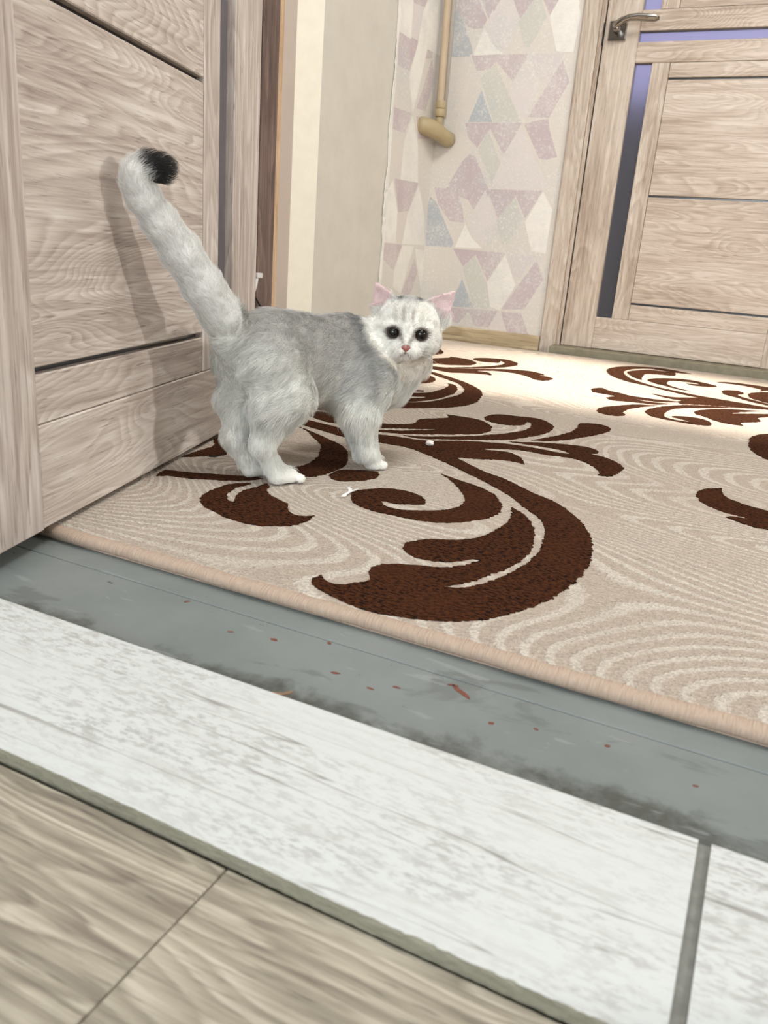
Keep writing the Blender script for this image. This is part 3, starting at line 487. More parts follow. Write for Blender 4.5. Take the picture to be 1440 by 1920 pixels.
# torn, glossy curling edge of the paper along the beige panel
bm = bmesh.new(); rnd = random.Random(3); prev = None
for i in range(180):
    z = .05+i*.0135; wv = .012+.018*abs(math.sin(i*.17)*math.sin(i*.05))*rnd.uniform(.6, 1)+.004*rnd.random(); lift = .0015+.006*abs(math.sin(i*.13+1))*rnd.random()
    cur = [bm.verts.new((XW+.0012+lift, 2.3955-wv, z)), bm.verts.new((XW+.0022, 2.3965, z)), bm.verts.new((XW+.0006, 2.400, z)), bm.verts.new((XW+.0004+lift*.5, 2.3955-wv, z))]
    if prev:
        for a in range(4): bm.faces.new((prev[a], prev[(a+1) % 4], cur[(a+1) % 4], cur[a]))
    prev = cur
bmesh.ops.recalc_face_normals(bm, faces=bm.faces)
obj('torn_paper_edge', bm, plain('paper_edge', (246, 244, 238), .3), wl, label='torn white edge of the wallpaper')

bbk = obj('baseboard_back', box(XW+.001, -.7205, YB-.013, YB-.0008, .0, .055, .002), M['base_oak'], kind='structure', label='light oak baseboard below the wallpaper')
obj('baseboard_left', box(XW+.0005, XW+.013, 1.972, YB-.014, .0, .055, .002), M['base_oak'], kind='structure', label='light oak baseboard along the left wall')

# casing of another doorway in the left wall, seen behind the open door
tr = empty('trim_2', (0, 0, 0), kind='structure', label='brown oak door casing in the left wall behind the open door')
obj('casing', box(XR, XR+.014, 1.743, 1.812, 0, 2.08, .001), M['oak_brown'], tr)
obj('casing_edge', box(XR, XR+.016, 1.8125, 1.829, 0, 2.08, .003), M['oak_edge'], tr)
obj('jamb', box(XR, XR+.006, 1.70, 1.7425, 0, 2.06), M['oak_brown'], tr)
obj('wall_sheet', box(XR, XR+.003, 1.0, 1.699, 0, 2.06), M['oak_brown'], tr)

# room behind the far door, its dimness put into wall and floor colours
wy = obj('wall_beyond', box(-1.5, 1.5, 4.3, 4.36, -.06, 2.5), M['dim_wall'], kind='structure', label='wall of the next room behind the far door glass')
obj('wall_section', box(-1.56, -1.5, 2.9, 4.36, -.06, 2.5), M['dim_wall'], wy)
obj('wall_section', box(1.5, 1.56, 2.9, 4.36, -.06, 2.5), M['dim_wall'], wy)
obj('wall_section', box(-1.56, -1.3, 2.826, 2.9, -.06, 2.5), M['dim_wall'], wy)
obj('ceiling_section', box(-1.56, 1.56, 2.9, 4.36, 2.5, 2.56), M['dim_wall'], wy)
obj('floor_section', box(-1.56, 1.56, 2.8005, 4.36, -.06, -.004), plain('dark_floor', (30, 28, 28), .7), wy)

# ------------------------------------------------------------------ doors
def build_door(name, root_loc, rotz, W, stile_l, glass, inner, panels, stile_r, zs, mv, mh, flip, label, top=2.0):
    """x across the leaf, y away from the viewer, z up. glass/inner/panels are x ranges"""
    d = empty(name, root_loc, rotz, kind='structure', label=label)
    T = .036
    L = lambda n, a, b, z0, z1, mat, y0=0, bev=.0012: obj(n, box(a, b, y0, T-y0, z0, z1, bev), mat, d)
    L('stile', stile_l[0], stile_l[1]-.0003, 0, top, mv); L('stile', stile_r[0]+.0003, stile_r[1], 0, top, mv)
    rail, g3, g2, g1, rb, gt, rc = zs; a, b = stile_l[1], stile_r[0]
    gap = .0032
    L('rail', a, b, .001, rail, mh, .0006); L('rail', a, b, rb, gt, mh, .0006); L('rail', a, b, rc, rc+.054, mh, .0006); L('rail', a, b, top-.1, top, mh, .0006)
    L('inner_stile', inner[0]+.0004, inner[1]-.0004, rail+.0004, rb-.0004, mv, .0012); L('inner_stile', inner[0]+.0004, inner[1]-.0004, rc+.0545, top-.1005, mv, .0012)
    pz = [rail+.0006, g3-gap, g3+gap, g2-gap, g2+gap, g1-gap, g1+gap, rb-.0006]
    for k in range(0, 8, 2): L('panel', panels[0]+.0006, panels[1]-.0006, pz[k], pz[k+1], mh, .0022)
    u0_ = rc+.055
    uz = [u0_, u0_+.05, u0_+.055, u0_+.36, u0_+.366, u0_+.66, u0_+.666, top-.101]
    for k in range(0, 8, 2): L('panel', panels[0]+.0006, panels[1]-.0006, uz[k], uz[k+1], mh, .0022)
    obj('glass', box(glass[0]-.006, glass[1]+.006, .012, .024, rail-.006, rb+.002), M['glass'], d, label='long satin glass strip')
    obj('glass', box(a+.0, b-.0, .012, .024, gt-.004, rc+.004), M['glass'], d, label='level satin glass strip')
    obj('glass', box(glass[0]-.006, glass[1]+.006, .012, .024, rc+.05, top-.095), M['glass'], d, label='upper satin glass strip')
    obj('core', box(panels[0]-.005, panels[1]+.005, .0125, .0235, rail-.004, rb+.002), M['dark_glass'], d, label='dark glass showing in the narrow gaps')
    obj('core', box(panels[0]-.005, panels[1]+.005, .0125, .0235, rc+.05, top-.095), M['dark_glass'], d, label='dark glass showing in the narrow gaps')
    return d

def lever(parent, x, z, y=0, side=1):
    hd = obj('handle', box(x-.026, x+.026, y-.010, y, z-.026, z+.026, .0022, seg=2), M['nickel'], parent, label='brushed metal lever handle on a square plate')
    bm = tube([(x, y-.009, z), (x, y-.016, z), (x, y-.030, z), (x, y-.042, z)], [.011, .0105, .009, .010], 20)
    obj('spindle', bm, M['nickel'], hd, smooth=True)
    s = side
    P = [(x-s*.006, y-.044, z+.002), (x+s*.004, y-.047, z+.008), (x+s*.018, y-.050, z+.016), (x+s*.038, y-.050, z+.022), (x+s*.062, y-.048, z+.023), (x+s*.088, y-.046, z+.021), (x+s*.112, y-.045, z+.019), (x+s*.122, y-.045, z+.018)]
    obj('lever', tube(P, [(.009, .008), (.0105, .009), (.0085, .009), (.0065, .010), (.0055, .011), (.0055, .011), (.005, .010), (.002, .005)], 20), M['nickel'], hd, smooth=True)
    return hd

fd = build_door('door_1', (-.647, YB-.008, .036), 0, .72, (0, .103), (.109, .153), (.153, .205), (.205, .618), (.618, .722), (.101, .152, .4735, .797, .840, .895, .924),
                M['oak_far_v'], M['oak_far_h'], False, 'far light oak door with satin glass strips and metal lever handle')
lever(fd, .040, .925)
# casing of the far door
tc = empty('trim_3', (0, 0, 0), kind='structure', label='light oak casing around the far door')
obj('casing', box(-.7175, -.664, YB-.016, YB+.001, .0, 2.10, .003), M['oak_far_v'], tc)
obj('casing_lip', box(-.6645, -.6510, YB-.0125, YB+.004, .0, 2.10, .0035), M['oak_far_v'], tc)
obj('gap_shade', box(-.6509, -.6475, YB+.006, YB+.03, .036, 2.08), M['black'], tc)  # black strip painting the shade in the gap beside the leaf
obj('casing', box(.082, .150, YB-.016, YB+.001, .0, 2.10, .003), M['oak_far_v'], tc)
obj('lintel', box(-.664, .082, YB-.016, YB+.001, 2.045, 2.10, .003), M['oak_far_h'], tc)
obj('strike_plate', box(-.6510, -.6478, YB-.012, YB-.004, .925, .985), M['black'], tc)
obj('trim_4', box(-.668, .16, 2.655, 2.80, .0, .0352, .003), M['threshold'], kind='structure', label='rough olive grey threshold step under the far door')

a_ = Vector((-.274, .962, 0)).normalized()
P0 = Vector((-.580, .506, 0))-a_*.100
nd = build_door('door_2', (P0.x, P0.y, .017), math.atan2(a_.y, a_.x), .69, (0, .100), (.536, .586), (.484, .535), (.1, .484), (.586, .690), (.099, .148, .4525, .795, .840, .895, .924),
                M['oak_v'], M['oak_h'], True, 'open oak door standing over the rug beside the cat')
lever(nd, .655, .94, 0, -1)

# white clip with a dark cable on the brown casing
cl = empty('cable_clip', (XR+.0145, 1.735, .206), label='small white plastic clip on the brown casing behind the open door', cat='clip')
obj('clip_head', box(0, .012, -.008, .016, -.0045, .0075, .0015), plain('white_plastic', (232, 232, 232), .4), cl)
bm = tube([(.006, -.002, -.003), (.005, -.006, -.028), (.003, -.008, -.042)], [.0045, .0035, .002], 10)
obj('clip_tail', bm, bpy.data.materials['white_plastic'], cl, smooth=True)
bm = tube([(.004, -.012, -.045), (.006, .0, -.058), (.006, .012, -.070), (.004, .03, -.082)], .0022, 8)
obj('cable', bm, M['black'], cl, smooth=True)

# ------------------------------------------------------------------ pipe in the wallpapered corner
pp = empty('water_pipe', (-1.136, 2.66, 0), label='beige painted pipe running down the papered corner to a capped elbow', cat='pipe')
t = NT('beige_pipe_paint'); n = t.noise(t.coords((1, 1, 1), False), 18, 3)
M['pipe'] = t.set(t.mix(n, lin((186, 166, 138)), lin((206, 186, 160))), .42)
t = NT('old_brass_paint'); n = t.noise(t.coords((1, 1, 1), False), 40, 4)
M['elbow'] = t.set(t.mix(n, lin((168, 152, 116)), lin((190, 174, 138))), .45)
obj('pipe_length', tube([(-.010, 0, 2.45), (-.010, 0, 1.4), (0, 0, .76), (.001, 0, .735)], .0115, 20), M['pipe'], pp, smooth=True)
obj('second_pipe', tube([(-.001, .038, 2.45), (-.001, .038, 1.4), (.0, .040, .72)], .008, 14), plain('grey_pipe_paint', (196, 190, 180), .5), pp, smooth=True, label='thin grey pipe close to the wall')
cm = bmesh.new()
for z0, z1, r_ in ((.742, .765, .0165), (.718, .741, .0175), (.690, .718, .0125)):
    tube([(.002, 0, z1), (.002, 0, z1-.002), (.002, 0, z0+.002), (.002, 0, z0)], [r_-.0015, r_, r_, r_-.0015], 24, cm)
obj('coupling', cm, M['elbow'], pp, smooth=True)
pts = [(.018, .062, .658), (.014, .040, .660), (.006, .014, .667), (-.004, -.010, .676), (-.018, -.030, .682), (-.034, -.046, .684), (-.050, -.058, .685)]
obj('elbow', tube(pts, [.024, .0245, .025, .0265, .027, .027, .0255], 28), M['elbow'], pp, smooth=True)
obj('end_cap', tube([(-.050, -.058, .685), (-.056, -.063, .685), (-.0575, -.064, .685)], [.0262, .0262, .023], 28), M['elbow'], pp, smooth=True)

# ------------------------------------------------------------------ rug
RX0, RX1, RY0, RY1 = -.597, 1.35, .521, 2.640
rug = empty('rug', (0, 0, 0), label='cream wavy patterned rug with dark brown scroll leaves covering the hall floor', cat='rug')
XL = -1.07
xs = np.concatenate([np.linspace(XL, -.62, 40), np.linspace(-.62, .12, 240)[1:], np.linspace(.12, RX1, 30)[1:]])
ys = np.concatenate([np.linspace(RY0+.009, 1.2, 230), np.linspace(1.2, RY1, 110)[1:]])
def rug_h(x, y): return .0128+.0005*np.sin(x*9+1)*np.sin(y*7)
gx, gy = np.meshgrid(xs, ys, indexing='ij'); rs = np.random.RandomState(4)
gz = rug_h(gx, gy)+rs.normal(0, .00022, gx.shape)
gz[:, 0] -= .0012
V = np.stack([gx, gy, gz], -1).reshape(-1, 3); nx, ny = gx.shape
ii = np.arange(nx*ny).reshape(nx, ny)
F = np.stack([ii[:-1, :-1], ii[1:, :-1], ii[1:, 1:], ii[:-1, 1:]], -1).reshape(-1, 4)
def np_mesh(name, V, F):
    me = bpy.data.meshes.new(name); k = F.shape[1]
    me.vertices.add(len(V)); me.vertices.foreach_set('co', np.asarray(V, np.float32).ravel())
    me.loops.add(F.size); me.loops.foreach_set('vertex_index', F.astype(np.int32).ravel())
    me.polygons.add(len(F)); me.polygons.foreach_set('loop_start', np.arange(0, F.size, k, dtype=np.int32))
    try: me.polygons.foreach_set('loop_total', np.full(len(F), k, dtype=np.int32))
    except Exception: pass
    me.update(calc_edges=True); me.validate(); return me
obj('pile_surface', np_mesh('pile_surface', V, F), M['pile'], rug, smooth=True)
obj('backing', box(XL, RX1, RY0+.004, RY1, .0004, .0098), M['binding'], rug)
# rolled binding along the near edge
rnd = random.Random(5); N = 420; bm = bmesh.new(); rings = []
for i in range(N+1):
    x = XL+(RX1-XL)*i/N; wob = .0007*math.sin(x*23)+.0004*math.sin(x*71); rr = 1+rnd.uniform(-.05, .05); ring = []
    for k in range(12):
        an = math.pi*(k/11)*1.12-.3
        ring.append(bm.verts.new((x, RY0+.0085+wob-math.sin(an)*.0085*rr, .0066+math.cos(an)*.0064*rr)))
    rings.append(ring)
for a, b in zip(rings, rings[1:]):
    for k in range(11): bm.faces.new((a[k], b[k], b[k+1], a[k+1]))
bmesh.ops.recalc_face_normals(bm, faces=bm.faces)
obj('edge_binding', bm, M['binding'], rug, smooth=True, label='pinkish beige bound edge')
# brown scrolls: raised, ragged pile
def ragged(flat, step, amp, rnd):
    P = [(flat[i], flat[i+1]) for i in range(0, len(flat), 2)]; n = len(P); dense = []
    for i in range(n):                                   # Catmull-Rom through the outline
        p0, p1, p2, p3 = P[i-1], P[i], P[(i+1) % n], P[(i+2) % n]
        L = math.dist(p1, p2)
        if L < 1e-5: continue
        m = max(1, int(L/step))
        def tang(a, b, c):
            la, lb = math.dist(a, b), math.dist(b, c)
            if la < 1e-6 or lb < 1e-6: return (0, 0)
            cs = ((b[0]-a[0])*(c[0]-b[0])+(b[1]-a[1])*(c[1]-b[1]))/(la*lb)
            if cs < .25: return (0, 0)                    # keep the sharp tips
            return ((c[0]-a[0])/(la+lb), (c[1]-a[1])/(la+lb))
        t1, t2 = tang(p0, p1, p2), tang(p1, p2, p3)
        for k in range(m):
            u = k/m; h1 = 2*u**3-3*u*u+1; h2 = -2*u**3+3*u*u; h3 = u**3-2*u*u+u; h4 = u**3-u*u
            q = [h1*p1[j]+h2*p2[j]+(h3*t1[j]+h4*t2[j])*L for j in (0, 1)]
            j1 = rnd.uniform(-1, 1)*amp*(1.6 if k % 2 else .5)
            dense.append((q[0]+j1, q[1]+rnd.uniform(-.35, .35)*amp))
    return dense
def motif(flat, rnd):
    yc = sum(flat[1::2])/(len(flat)/2); st = .0024 if yc < 1.25 else .006
    D = ragged(flat, st, min(.0015, st*.55), rnd)
    bm = bmesh.new()
    def h(p, e): return float(rug_h(p[0], p[1]))+e
    top = [bm.verts.new((p[0], p[1], h(p, .0009))) for p in D]
    vo, _, fo, _, _, _ = delaunay_2d_cdt([Vector(p) for p in D], [], [list(range(len(D)))], 1, 1e-6)
    tv = [bm.verts.new((p.x, p.y, h(p, .0009))) for p in vo]
    for f_ in fo: bm.faces.new([tv[k] for k in f_])
    low = [bm.verts.new((p[0], p[1], .0098)) for p in D]
    for i in range(len(D)):
        j = (i+1) % len(D)
        bm.faces.new((top[i], low[i], low[j], top[j]))
    bmesh.ops.recalc_face_normals(bm, faces=bm.faces)
    return bm
rnd = random.Random(11)
for s_ in RUG_SHAPES:
    obj('scroll_leaf', motif(s_, rnd), M['brown_pile'], rug)

# little things lying on the rug and floor
bm = bmesh.new()
t = NT('white_paper'); M['scrap'] = t.set(lin((240, 240, 238)), .7)
def ribbon(P, wd, th, z0):
    bm = bmesh.new(); L_ = []
    for i, (x, y, z, wf_) in enumerate(P):
        a = P[max(0, i-1)]; b = P[min(len(P)-1, i+1)]; dx, dy = b[0]-a[0], b[1]-a[1]; l = math.hypot(dx, dy) or 1
        nx_, ny_ = -dy/l*wd*wf_, dx/l*wd*wf_
        L_.append([bm.verts.new((x+nx_, y+ny_, z0+z)), bm.verts.new((x-nx_, y-ny_, z0+z+.0008)), bm.verts.new((x-nx_, y-ny_, z0+z+th+.0008)), bm.verts.new((x+nx_, y+ny_, z0+z+th))])
    for a, b in zip(L_, L_[1:]):
        for k in range(4): bm.faces.new((a[k], b[k], b[(k+1) % 4], a[(k+1) % 4]))
    bm.faces.new(L_[0]); bm.faces.new(L_[-1][::-1]); bmesh.ops.recalc_face_normals(bm, faces=bm.faces)
    return bm
sc = empty('paper_scrap', (-.4205, .808, .0130), label='small forked white paper scrap on the rug before the front paw', cat='scrap')
obj('strip', ribbon([(.003, -.016, 0, 1.3), (.002, -.008, .001, 1), (.003, 0, .0018, .9), (-.001, .009, .0022, .8), (-.007, .015, .002, .6)], .0024, .0006, 0), M['scrap'], sc)
obj('strip', ribbon([(.002, .001, .0018, .9), (.004, .008, .0022, .8), (.0065, .015, .003, .5)], .0024, .0006, 0), M['scrap'], sc)
def blob(r_, seed, sz, sub=3):
    bm = bmesh.new(); bmesh.ops.create_icosphere(bm, subdivisions=sub, radius=1); rn = random.Random(seed)
    ph = [rn.uniform(0, 6) for _ in range(6)]
    for v in bm.verts:
        k = 1+.22*math.sin(v.co.x*5+ph[0])*math.sin(v.co.y*6+ph[1])+.14*math.sin(v.co.z*9+ph[2]+v.co.x*7)
        v.co = Vector((v.co.x*sz[0], v.co.y*sz[1], v.co.z*sz[2]))*k*r_
    return bm
obj('fluff', blob(.006, 3, (1.0, .8, .65)), plain('white_fluff', (240, 232, 226), .9, Sheen_Weight=.5), None, (-.442, 1.11, .0172), True, label='small white lump of fluff on a brown leaf of the rug', cat='fluff')
bm = bmesh.new()
n_ = 12; pr = [(0, 0)]
obj('dry_flake', ribbon([(-.012, -.003, .0, .3), (-.006, -.001, .0012, 1.1), (.001, .001, .0016, 1.2), (.007, .003, .0022, 1.0), (.011, .0055, .0036, .8), (.0135, .0085, .0040, .2)], .0024, .0007, 0),
    plain('dry_brown', (150, 120, 96), .8), None, (-.2555, .3985, .0010), label='small curled dry brown flake by the back edge of the white tiles', cat='flake')
obj('hair_curl', tube([(-.012, -.004, .0), (-.005, -.006, .0006), (.002, -.003, .001), (.006, .002, .0022), (.008, .007, .004)], [.0003, .0009, .0010, .0007, .0002], 8), M['black'], None, (-.634, .835, .0148), True,
    label='tiny dark curl of hair on the rug near the door', cat='hair')

# ------------------------------------------------------------------ the cat
CAT = np.array([-.514, .874, 0.0]); HEAD_AZ = R(22)
ax = np.array([math.sin(HEAD_AZ), math.cos(HEAD_AZ), 0]); ay = np.array([-ax[1], ax[0], 0]); az_ = np.array([0, 0, 1.])
camL = np.array([0, 0, H_CAM])-CAT; camL = np.array([camL@ax, camL@ay, camL[2]])
HC = np.array([.136, -.046, .194])                         # centre of the head
Fd = camL-HC; Fd /= np.linalg.norm(Fd)
Fd = Fd+np.array([0, 0, -.04]); Fd /= np.linalg.norm(Fd)
Rx = np.cross([0, 0, 1.], Fd); Rx /= np.linalg.norm(Rx); HC = HC-.0155*Rx+np.array([0, 0, -.003])+.008*Fd; Uy = np.cross(Fd, Rx)
HR = np.stack([Rx, Uy, Fd])                                # rows: face right, face up, face forward

def s_ell(P, c, r):
    q = P-np.array(c); r = np.array(r); k0 = np.linalg.norm(q/r, axis=-1); k1 = np.linalg.norm(q/(r*r), axis=-1)
    return k0*(k0-1)/np.maximum(k1, 1e-9)
def s_cap(P, a, b, ra, rb):
    a = np.array(a, float); b = np.array(b, float); ab = b-a; h = np.clip(((P-a)@ab)/(ab@ab), 0, 1)
    return np.linalg.norm(P-a-h[..., None]*ab, axis=-1)-(ra+(rb-ra)*h)
def smin(a, b, k):
    h = np.maximum(k-np.abs(a-b), 0)/k; return np.minimum(a, b)-h*h*k*.25
def smax(a, b, k): return -smin(-a, -b, k)

def tail_pts():
    return [(-.112, -.002, .176, .0245), (-.134, -.004, .208, .0215), (-.162, -.008, .240, .0195), (-.187, -.009, .272, .0180), (-.211, -.010, .2995, .0160), (-.228, -.011, .320, .0140), (-.237, -.012, .334, .0125),
            (-.2375, -.014, .344, .0118), (-.229, -.017, .349, .0118), (-.217, -.021, .3500, .0125)]
def sdf_body(P):
    d = s_ell(P, (-.076, 0, .158), (.044, .037, .050))
    U = lambda d, e, k=.025: smin(d, e, k)
    d = U(d, s_ell(P, (-.035, 0, .157), (.070, .043, .053)), .03)
    d = U(d, s_ell(P, (.048, .003, .148), (.068, .041, .060)), .03)
    d = U(d, s_ell(P, (.104, .000, .138), (.043, .036, .050)), .03)
    d = U(d, s_cap(P, (.088, -.001, .162), (.122, -.034, .182), .038, .026), .018)       # neck
    d = U(d, s_cap(P, (.118, -.012, .128), (.138, -.032, .158), .034, .028), .02)         # throat ruff
    # hind legs
    for y, hip, knee, hock, paw, toe in ((-1, (-.083, -.028, .152), (-.068, -.042, .118), (-.098, -.036, .062), (-.078, -.041, .025), (-.062, -.044, .0225)),
                                         (1, (-.085, .024, .152), (-.074, .020, .115), (-.112, .004, .064), (-.092, -.004, .027), (-.070, -.008, .0235))):
        d = U(d, s_cap(P, hip, knee, .0375, .0275), .022)
        d = U(d, s_cap(P, knee, hock, .0245, .0125), .018)
        d = U(d, s_cap(P, (knee[0]-.025, knee[1], knee[2]-.01), (hock[0]+.008, hock[1], hock[2]+.02), .024, .014), .018)
        d = U(d, s_cap(P, hock, paw, .0120, .0115), .012)
        d = U(d, s_cap(P, paw, toe, .0115, .0115), .010)
        for k, o_ in enumerate((-.0095, -.0033, .0033, .0095)):
            d = smin(d, s_ell(P, (toe[0]+.012-.0012*abs(k-1.5), toe[1]+o_*1.05, .0195), (.0080, .0046, .0072)), .0035)
    # front legs
    for sh, el, wr, paw in (((.066, -.032, .135), (.048, -.038, .088), (.060, -.042, .040), (.074, -.043, .0230)),
                            ((.092, .022, .135), (.090, .020, .088), (.096, .016, .040), (.108, .014, .0225))):
        d = U(d, s_cap(P, sh, el, .036, .0230), .028)
        d = U(d, s_cap(P, el, wr, .0220, .0145), .015)
        d = U(d, s_cap(P, wr, paw, .0135, .0135), .010)
        for k, o_ in enumerate((-.0098, -.0034, .0034, .0098)):
            d = smin(d, s_ell(P, (paw[0]+.0115-.0012*abs(k-1.5), paw[1]+o_*1.05, .0198), (.0085, .0048, .0074)), .0035)
    T = tail_pts()
    dt = None
    for a, b in zip(T, T[1:]):
        e = s_cap(P, a[:3], b[:3], a[3], b[3]); dt = e if dt is None else smin(dt, e, .006)
    d = smin(d, dt, .014)
    return d
def sdf_head(P):
    Q = (P-HC)@HR.T
    X = Q.copy(); X[..., 0] = np.abs(Q[..., 0])
    d = s_ell(Q, (0, .008, -.004), (.0395, .0370, .040))
    d = smin(d, s_ell(X, (.020, -.008, .006), (.0230, .0205, .025)), .014)
    d = smin(d, s_cap(Q, (0, .014, .026), (0, -.013, .036), .013, .0085), .012)
    d = smin(d, s_ell(X, (.0085, -.0205, .0345), (.0115, .0085, .0095)), .007)
    d = smin(d, s_ell(Q, (0, -.0272, .029), (.0095, .0062, .0090)), .008)
    d = smax(d, -s_ell(X, (.0172, .0, .0375), (.0092, .0080, .0085)), .006)           # eye sockets
    d = smin(d, s_ell(X, (.0185, .0095, .0295), (.013, .0048, .0070)), .006)             # brow
    # mouth line
    d = smax(d, -s_cap(X, (0, -.0232, .0445), (.0070, -.0264, .0405), .0013, .0010), .0022)
    # ears: blade with a hollow facing forward
    for sg, tip, o_, i_ in ((-1, (-.0460, .0590, -.002), (-.0425, .010, -.002), (-.0150, .036, .004)), (1, (.0560, .0560, -.002), (.0440, .010, -.002), (.0170, .037, .004))):
        tip, o_, i_ = map(np.array, (tip, o_, i_)); base = (o_+i_)/2
        u = (i_-o_); hw = np.linalg.norm(u)/2; u = u/(2*hw); v = tip-base; Lh = np.linalg.norm(v); n = np.cross(u, v); n /= np.linalg.norm(n)
        if n[2] < 0: n = -n
        vv = v/Lh; q = Q-base; b_ = q@n; h = q@vv/ (vv@vv); 
        # slanted triangle coordinates
        Mx = np.stack([u, vv, n], 1); inv = np.linalg.inv(Mx); co = q@inv.T
        s1, h1, b1 = co[..., 0], co[..., 1], co[..., 2]
        hh = np.clip(h1/Lh, -.35, 1); half = (hw+.002)*(1-np.maximum(hh, 0)**1.25)+.0008
        curve = -.0075*(1-np.minimum((s1/np.maximum(half, .002))**2, 1.3))*(1-np.maximum(hh, 0))      # middle of the ear lies back
        e = np.maximum(np.maximum(np.abs(s1)-half, np.abs(b1-curve)-.0028), np.maximum(h1-Lh, -h1-.012))*.8
        d = smin(d, e, .004)
    return d
def surface_net(f, lo, hi, h):
    n = [int(math.ceil((hi[i]-lo[i])/h))+1 for i in range(3)]
    g = [lo[i]+h*np.arange(n[i]) for i in range(3)]
    D = np.empty(n, np.float32)
    for i in range(0, n[0], 8):
        P = np.stack(np.meshgrid(g[0][i:i+8], g[1], g[2], indexing='ij'), -1); D[i:i+8] = f(P)
    S = D < 0
    c = S[:-1, :-1, :-1].astype(np.int8)
    cnt = sum(S[a:n[0]-1+a, b:n[1]-1+b, e:n[2]-1+e].astype(np.int8) for a in (0, 1) for b in (0, 1) for e in (0, 1))
    act = (cnt > 0) & (cnt < 8); idx = np.full(act.shape, -1, np.int64); A = np.argwhere(act); idx[act] = np.arange(len(A))
    acc = np.zeros((len(A), 3)); num = np.zeros(len(A))
    cor = [(a, b, e) for a in (0, 1) for b in (0, 1) for e in (0, 1)]
    for p in cor:
        for q in cor:
            if sum(q)-sum(p) == 1 and all(q[k] >= p[k] for k in range(3)):
                i1 = A+np.array(p); i2 = A+np.array(q); d1 = D[tuple(i1.T)]; d2 = D[tuple(i2.T)]; m = (d1 < 0) != (d2 < 0)
                t_ = np.where(m, d1/np.where(m, d1-d2, 1), 0)[:, None]
                acc += np.where(m[:, None], i1+(i2-i1)*t_, 0); num += m
    V = acc/num[:, None]*h+np.array(lo)
    Fs = []
    for axn in range(3):
        o = [k for k in range(3) if k != axn]
        sl1 = [slice(None)]*3; sl2 = [slice(None)]*3; sl1[axn] = slice(0, n[axn]-1); sl2[axn] = slice(1, n[axn])
        m = S[tuple(sl1)] != S[tuple(sl2)]; E = np.argwhere(m)
        ok = np.all([(E[:, o[0]] > 0), (E[:, o[0]] < n[o[0]]-1), (E[:, o[1]] > 0), (E[:, o[1]] < n[o[1]]-1)], axis=0); E = E[ok]
        def cell(da, db):
            c_ = E.copy(); c_[:, o[0]] -= da; c_[:, o[1]] -= db; return idx[tuple(c_.T)]
        q = np.stack([cell(1, 1), cell(0, 1), cell(0, 0), cell(1, 0)], -1)
        inside = S[tuple(E.T)]; flip = inside if axn != 1 else ~inside
        q = np.where(flip[:, None], q, q[:, ::-1]); Fs.append(q)
    return V, np.concatenate(Fs)
BASE_OFF = .0018
def sdf_cat(P):
    d = sdf_body(P)+BASE_OFF
    near = np.linalg.norm(P-HC, axis=-1) < .11
    if near.any():
        dh = sdf_head(P[near]); dd = d[near]; d[near] = smin(dd, dh, .012)
    return d
V, F = surface_net(sdf_cat, (-.262, -.118, .0146), (.205, .062, .372), .0020)
def grad(P, e=.0012):
    G = np.stack([sdf_cat(P+np.array(v)*e)-sdf_cat(P-np.array(v)*e) for v in ((1, 0, 0), (0, 1, 0), (0, 0, 1))], -1)
    return G/np.maximum(np.linalg.norm(G, axis=-1, keepdims=True), 1e-9)
# flatten what is under the soles
V[:, 2] = np.maximum(V[:, 2], .0146)

def vnoise(P, s, seed=0):
    """cheap smooth value noise, -1..1"""
    q = P*s+seed*17.3; i = np.floor(q).astype(np.int64); f = q-i; f = f*f*(3-2*f); out = 0
    for a in (0, 1):
        for b in (0, 1):
            for c in (0, 1):
                hsh = ((i[..., 0]+a)*73856093 ^ (i[..., 1]+b)*19349663 ^ (i[..., 2]+c)*83492791 ^ seed*2654435) & 0xffff
                w_ = (f[..., 0] if a else 1-f[..., 0])*(f[..., 1] if b else 1-f[..., 1])*(f[..., 2] if c else 1-f[..., 2])
                out = out+w_*(((hsh*40503) & 0xffff)/32767.5-1)
    return out
def sst(x, a, b): t_ = np.clip((x-a)/(b-a), 0, 1); return t_*t_*(3-2*t_)
WHITE = np.array([240, 240, 233.]); GREY = np.array([184, 182, 178.]); DARK = np.array([112, 114, 114.]); CREAM = np.array([226, 206, 186.]); PINK = np.array([212, 184, 184.]); BLACK = np.array([30, 28, 28.])
def tail_t(P):
    T = np.array(tail_pts()); best = np.full(P.shape[:-1], 9.); tt = np.zeros(P.shape[:-1])
    for k in range(len(T)-1):
        a, b = T[k, :3], T[k+1, :3]; ab = b-a; h = np.clip(((P-a)@ab)/(ab@ab), 0, 1); dd = np.linalg.norm(P-a-h[..., None]*ab, axis=-1)
        m = dd < best; best = np.where(m, dd, best); tt = np.where(m, k+h, tt)
    return tt, best
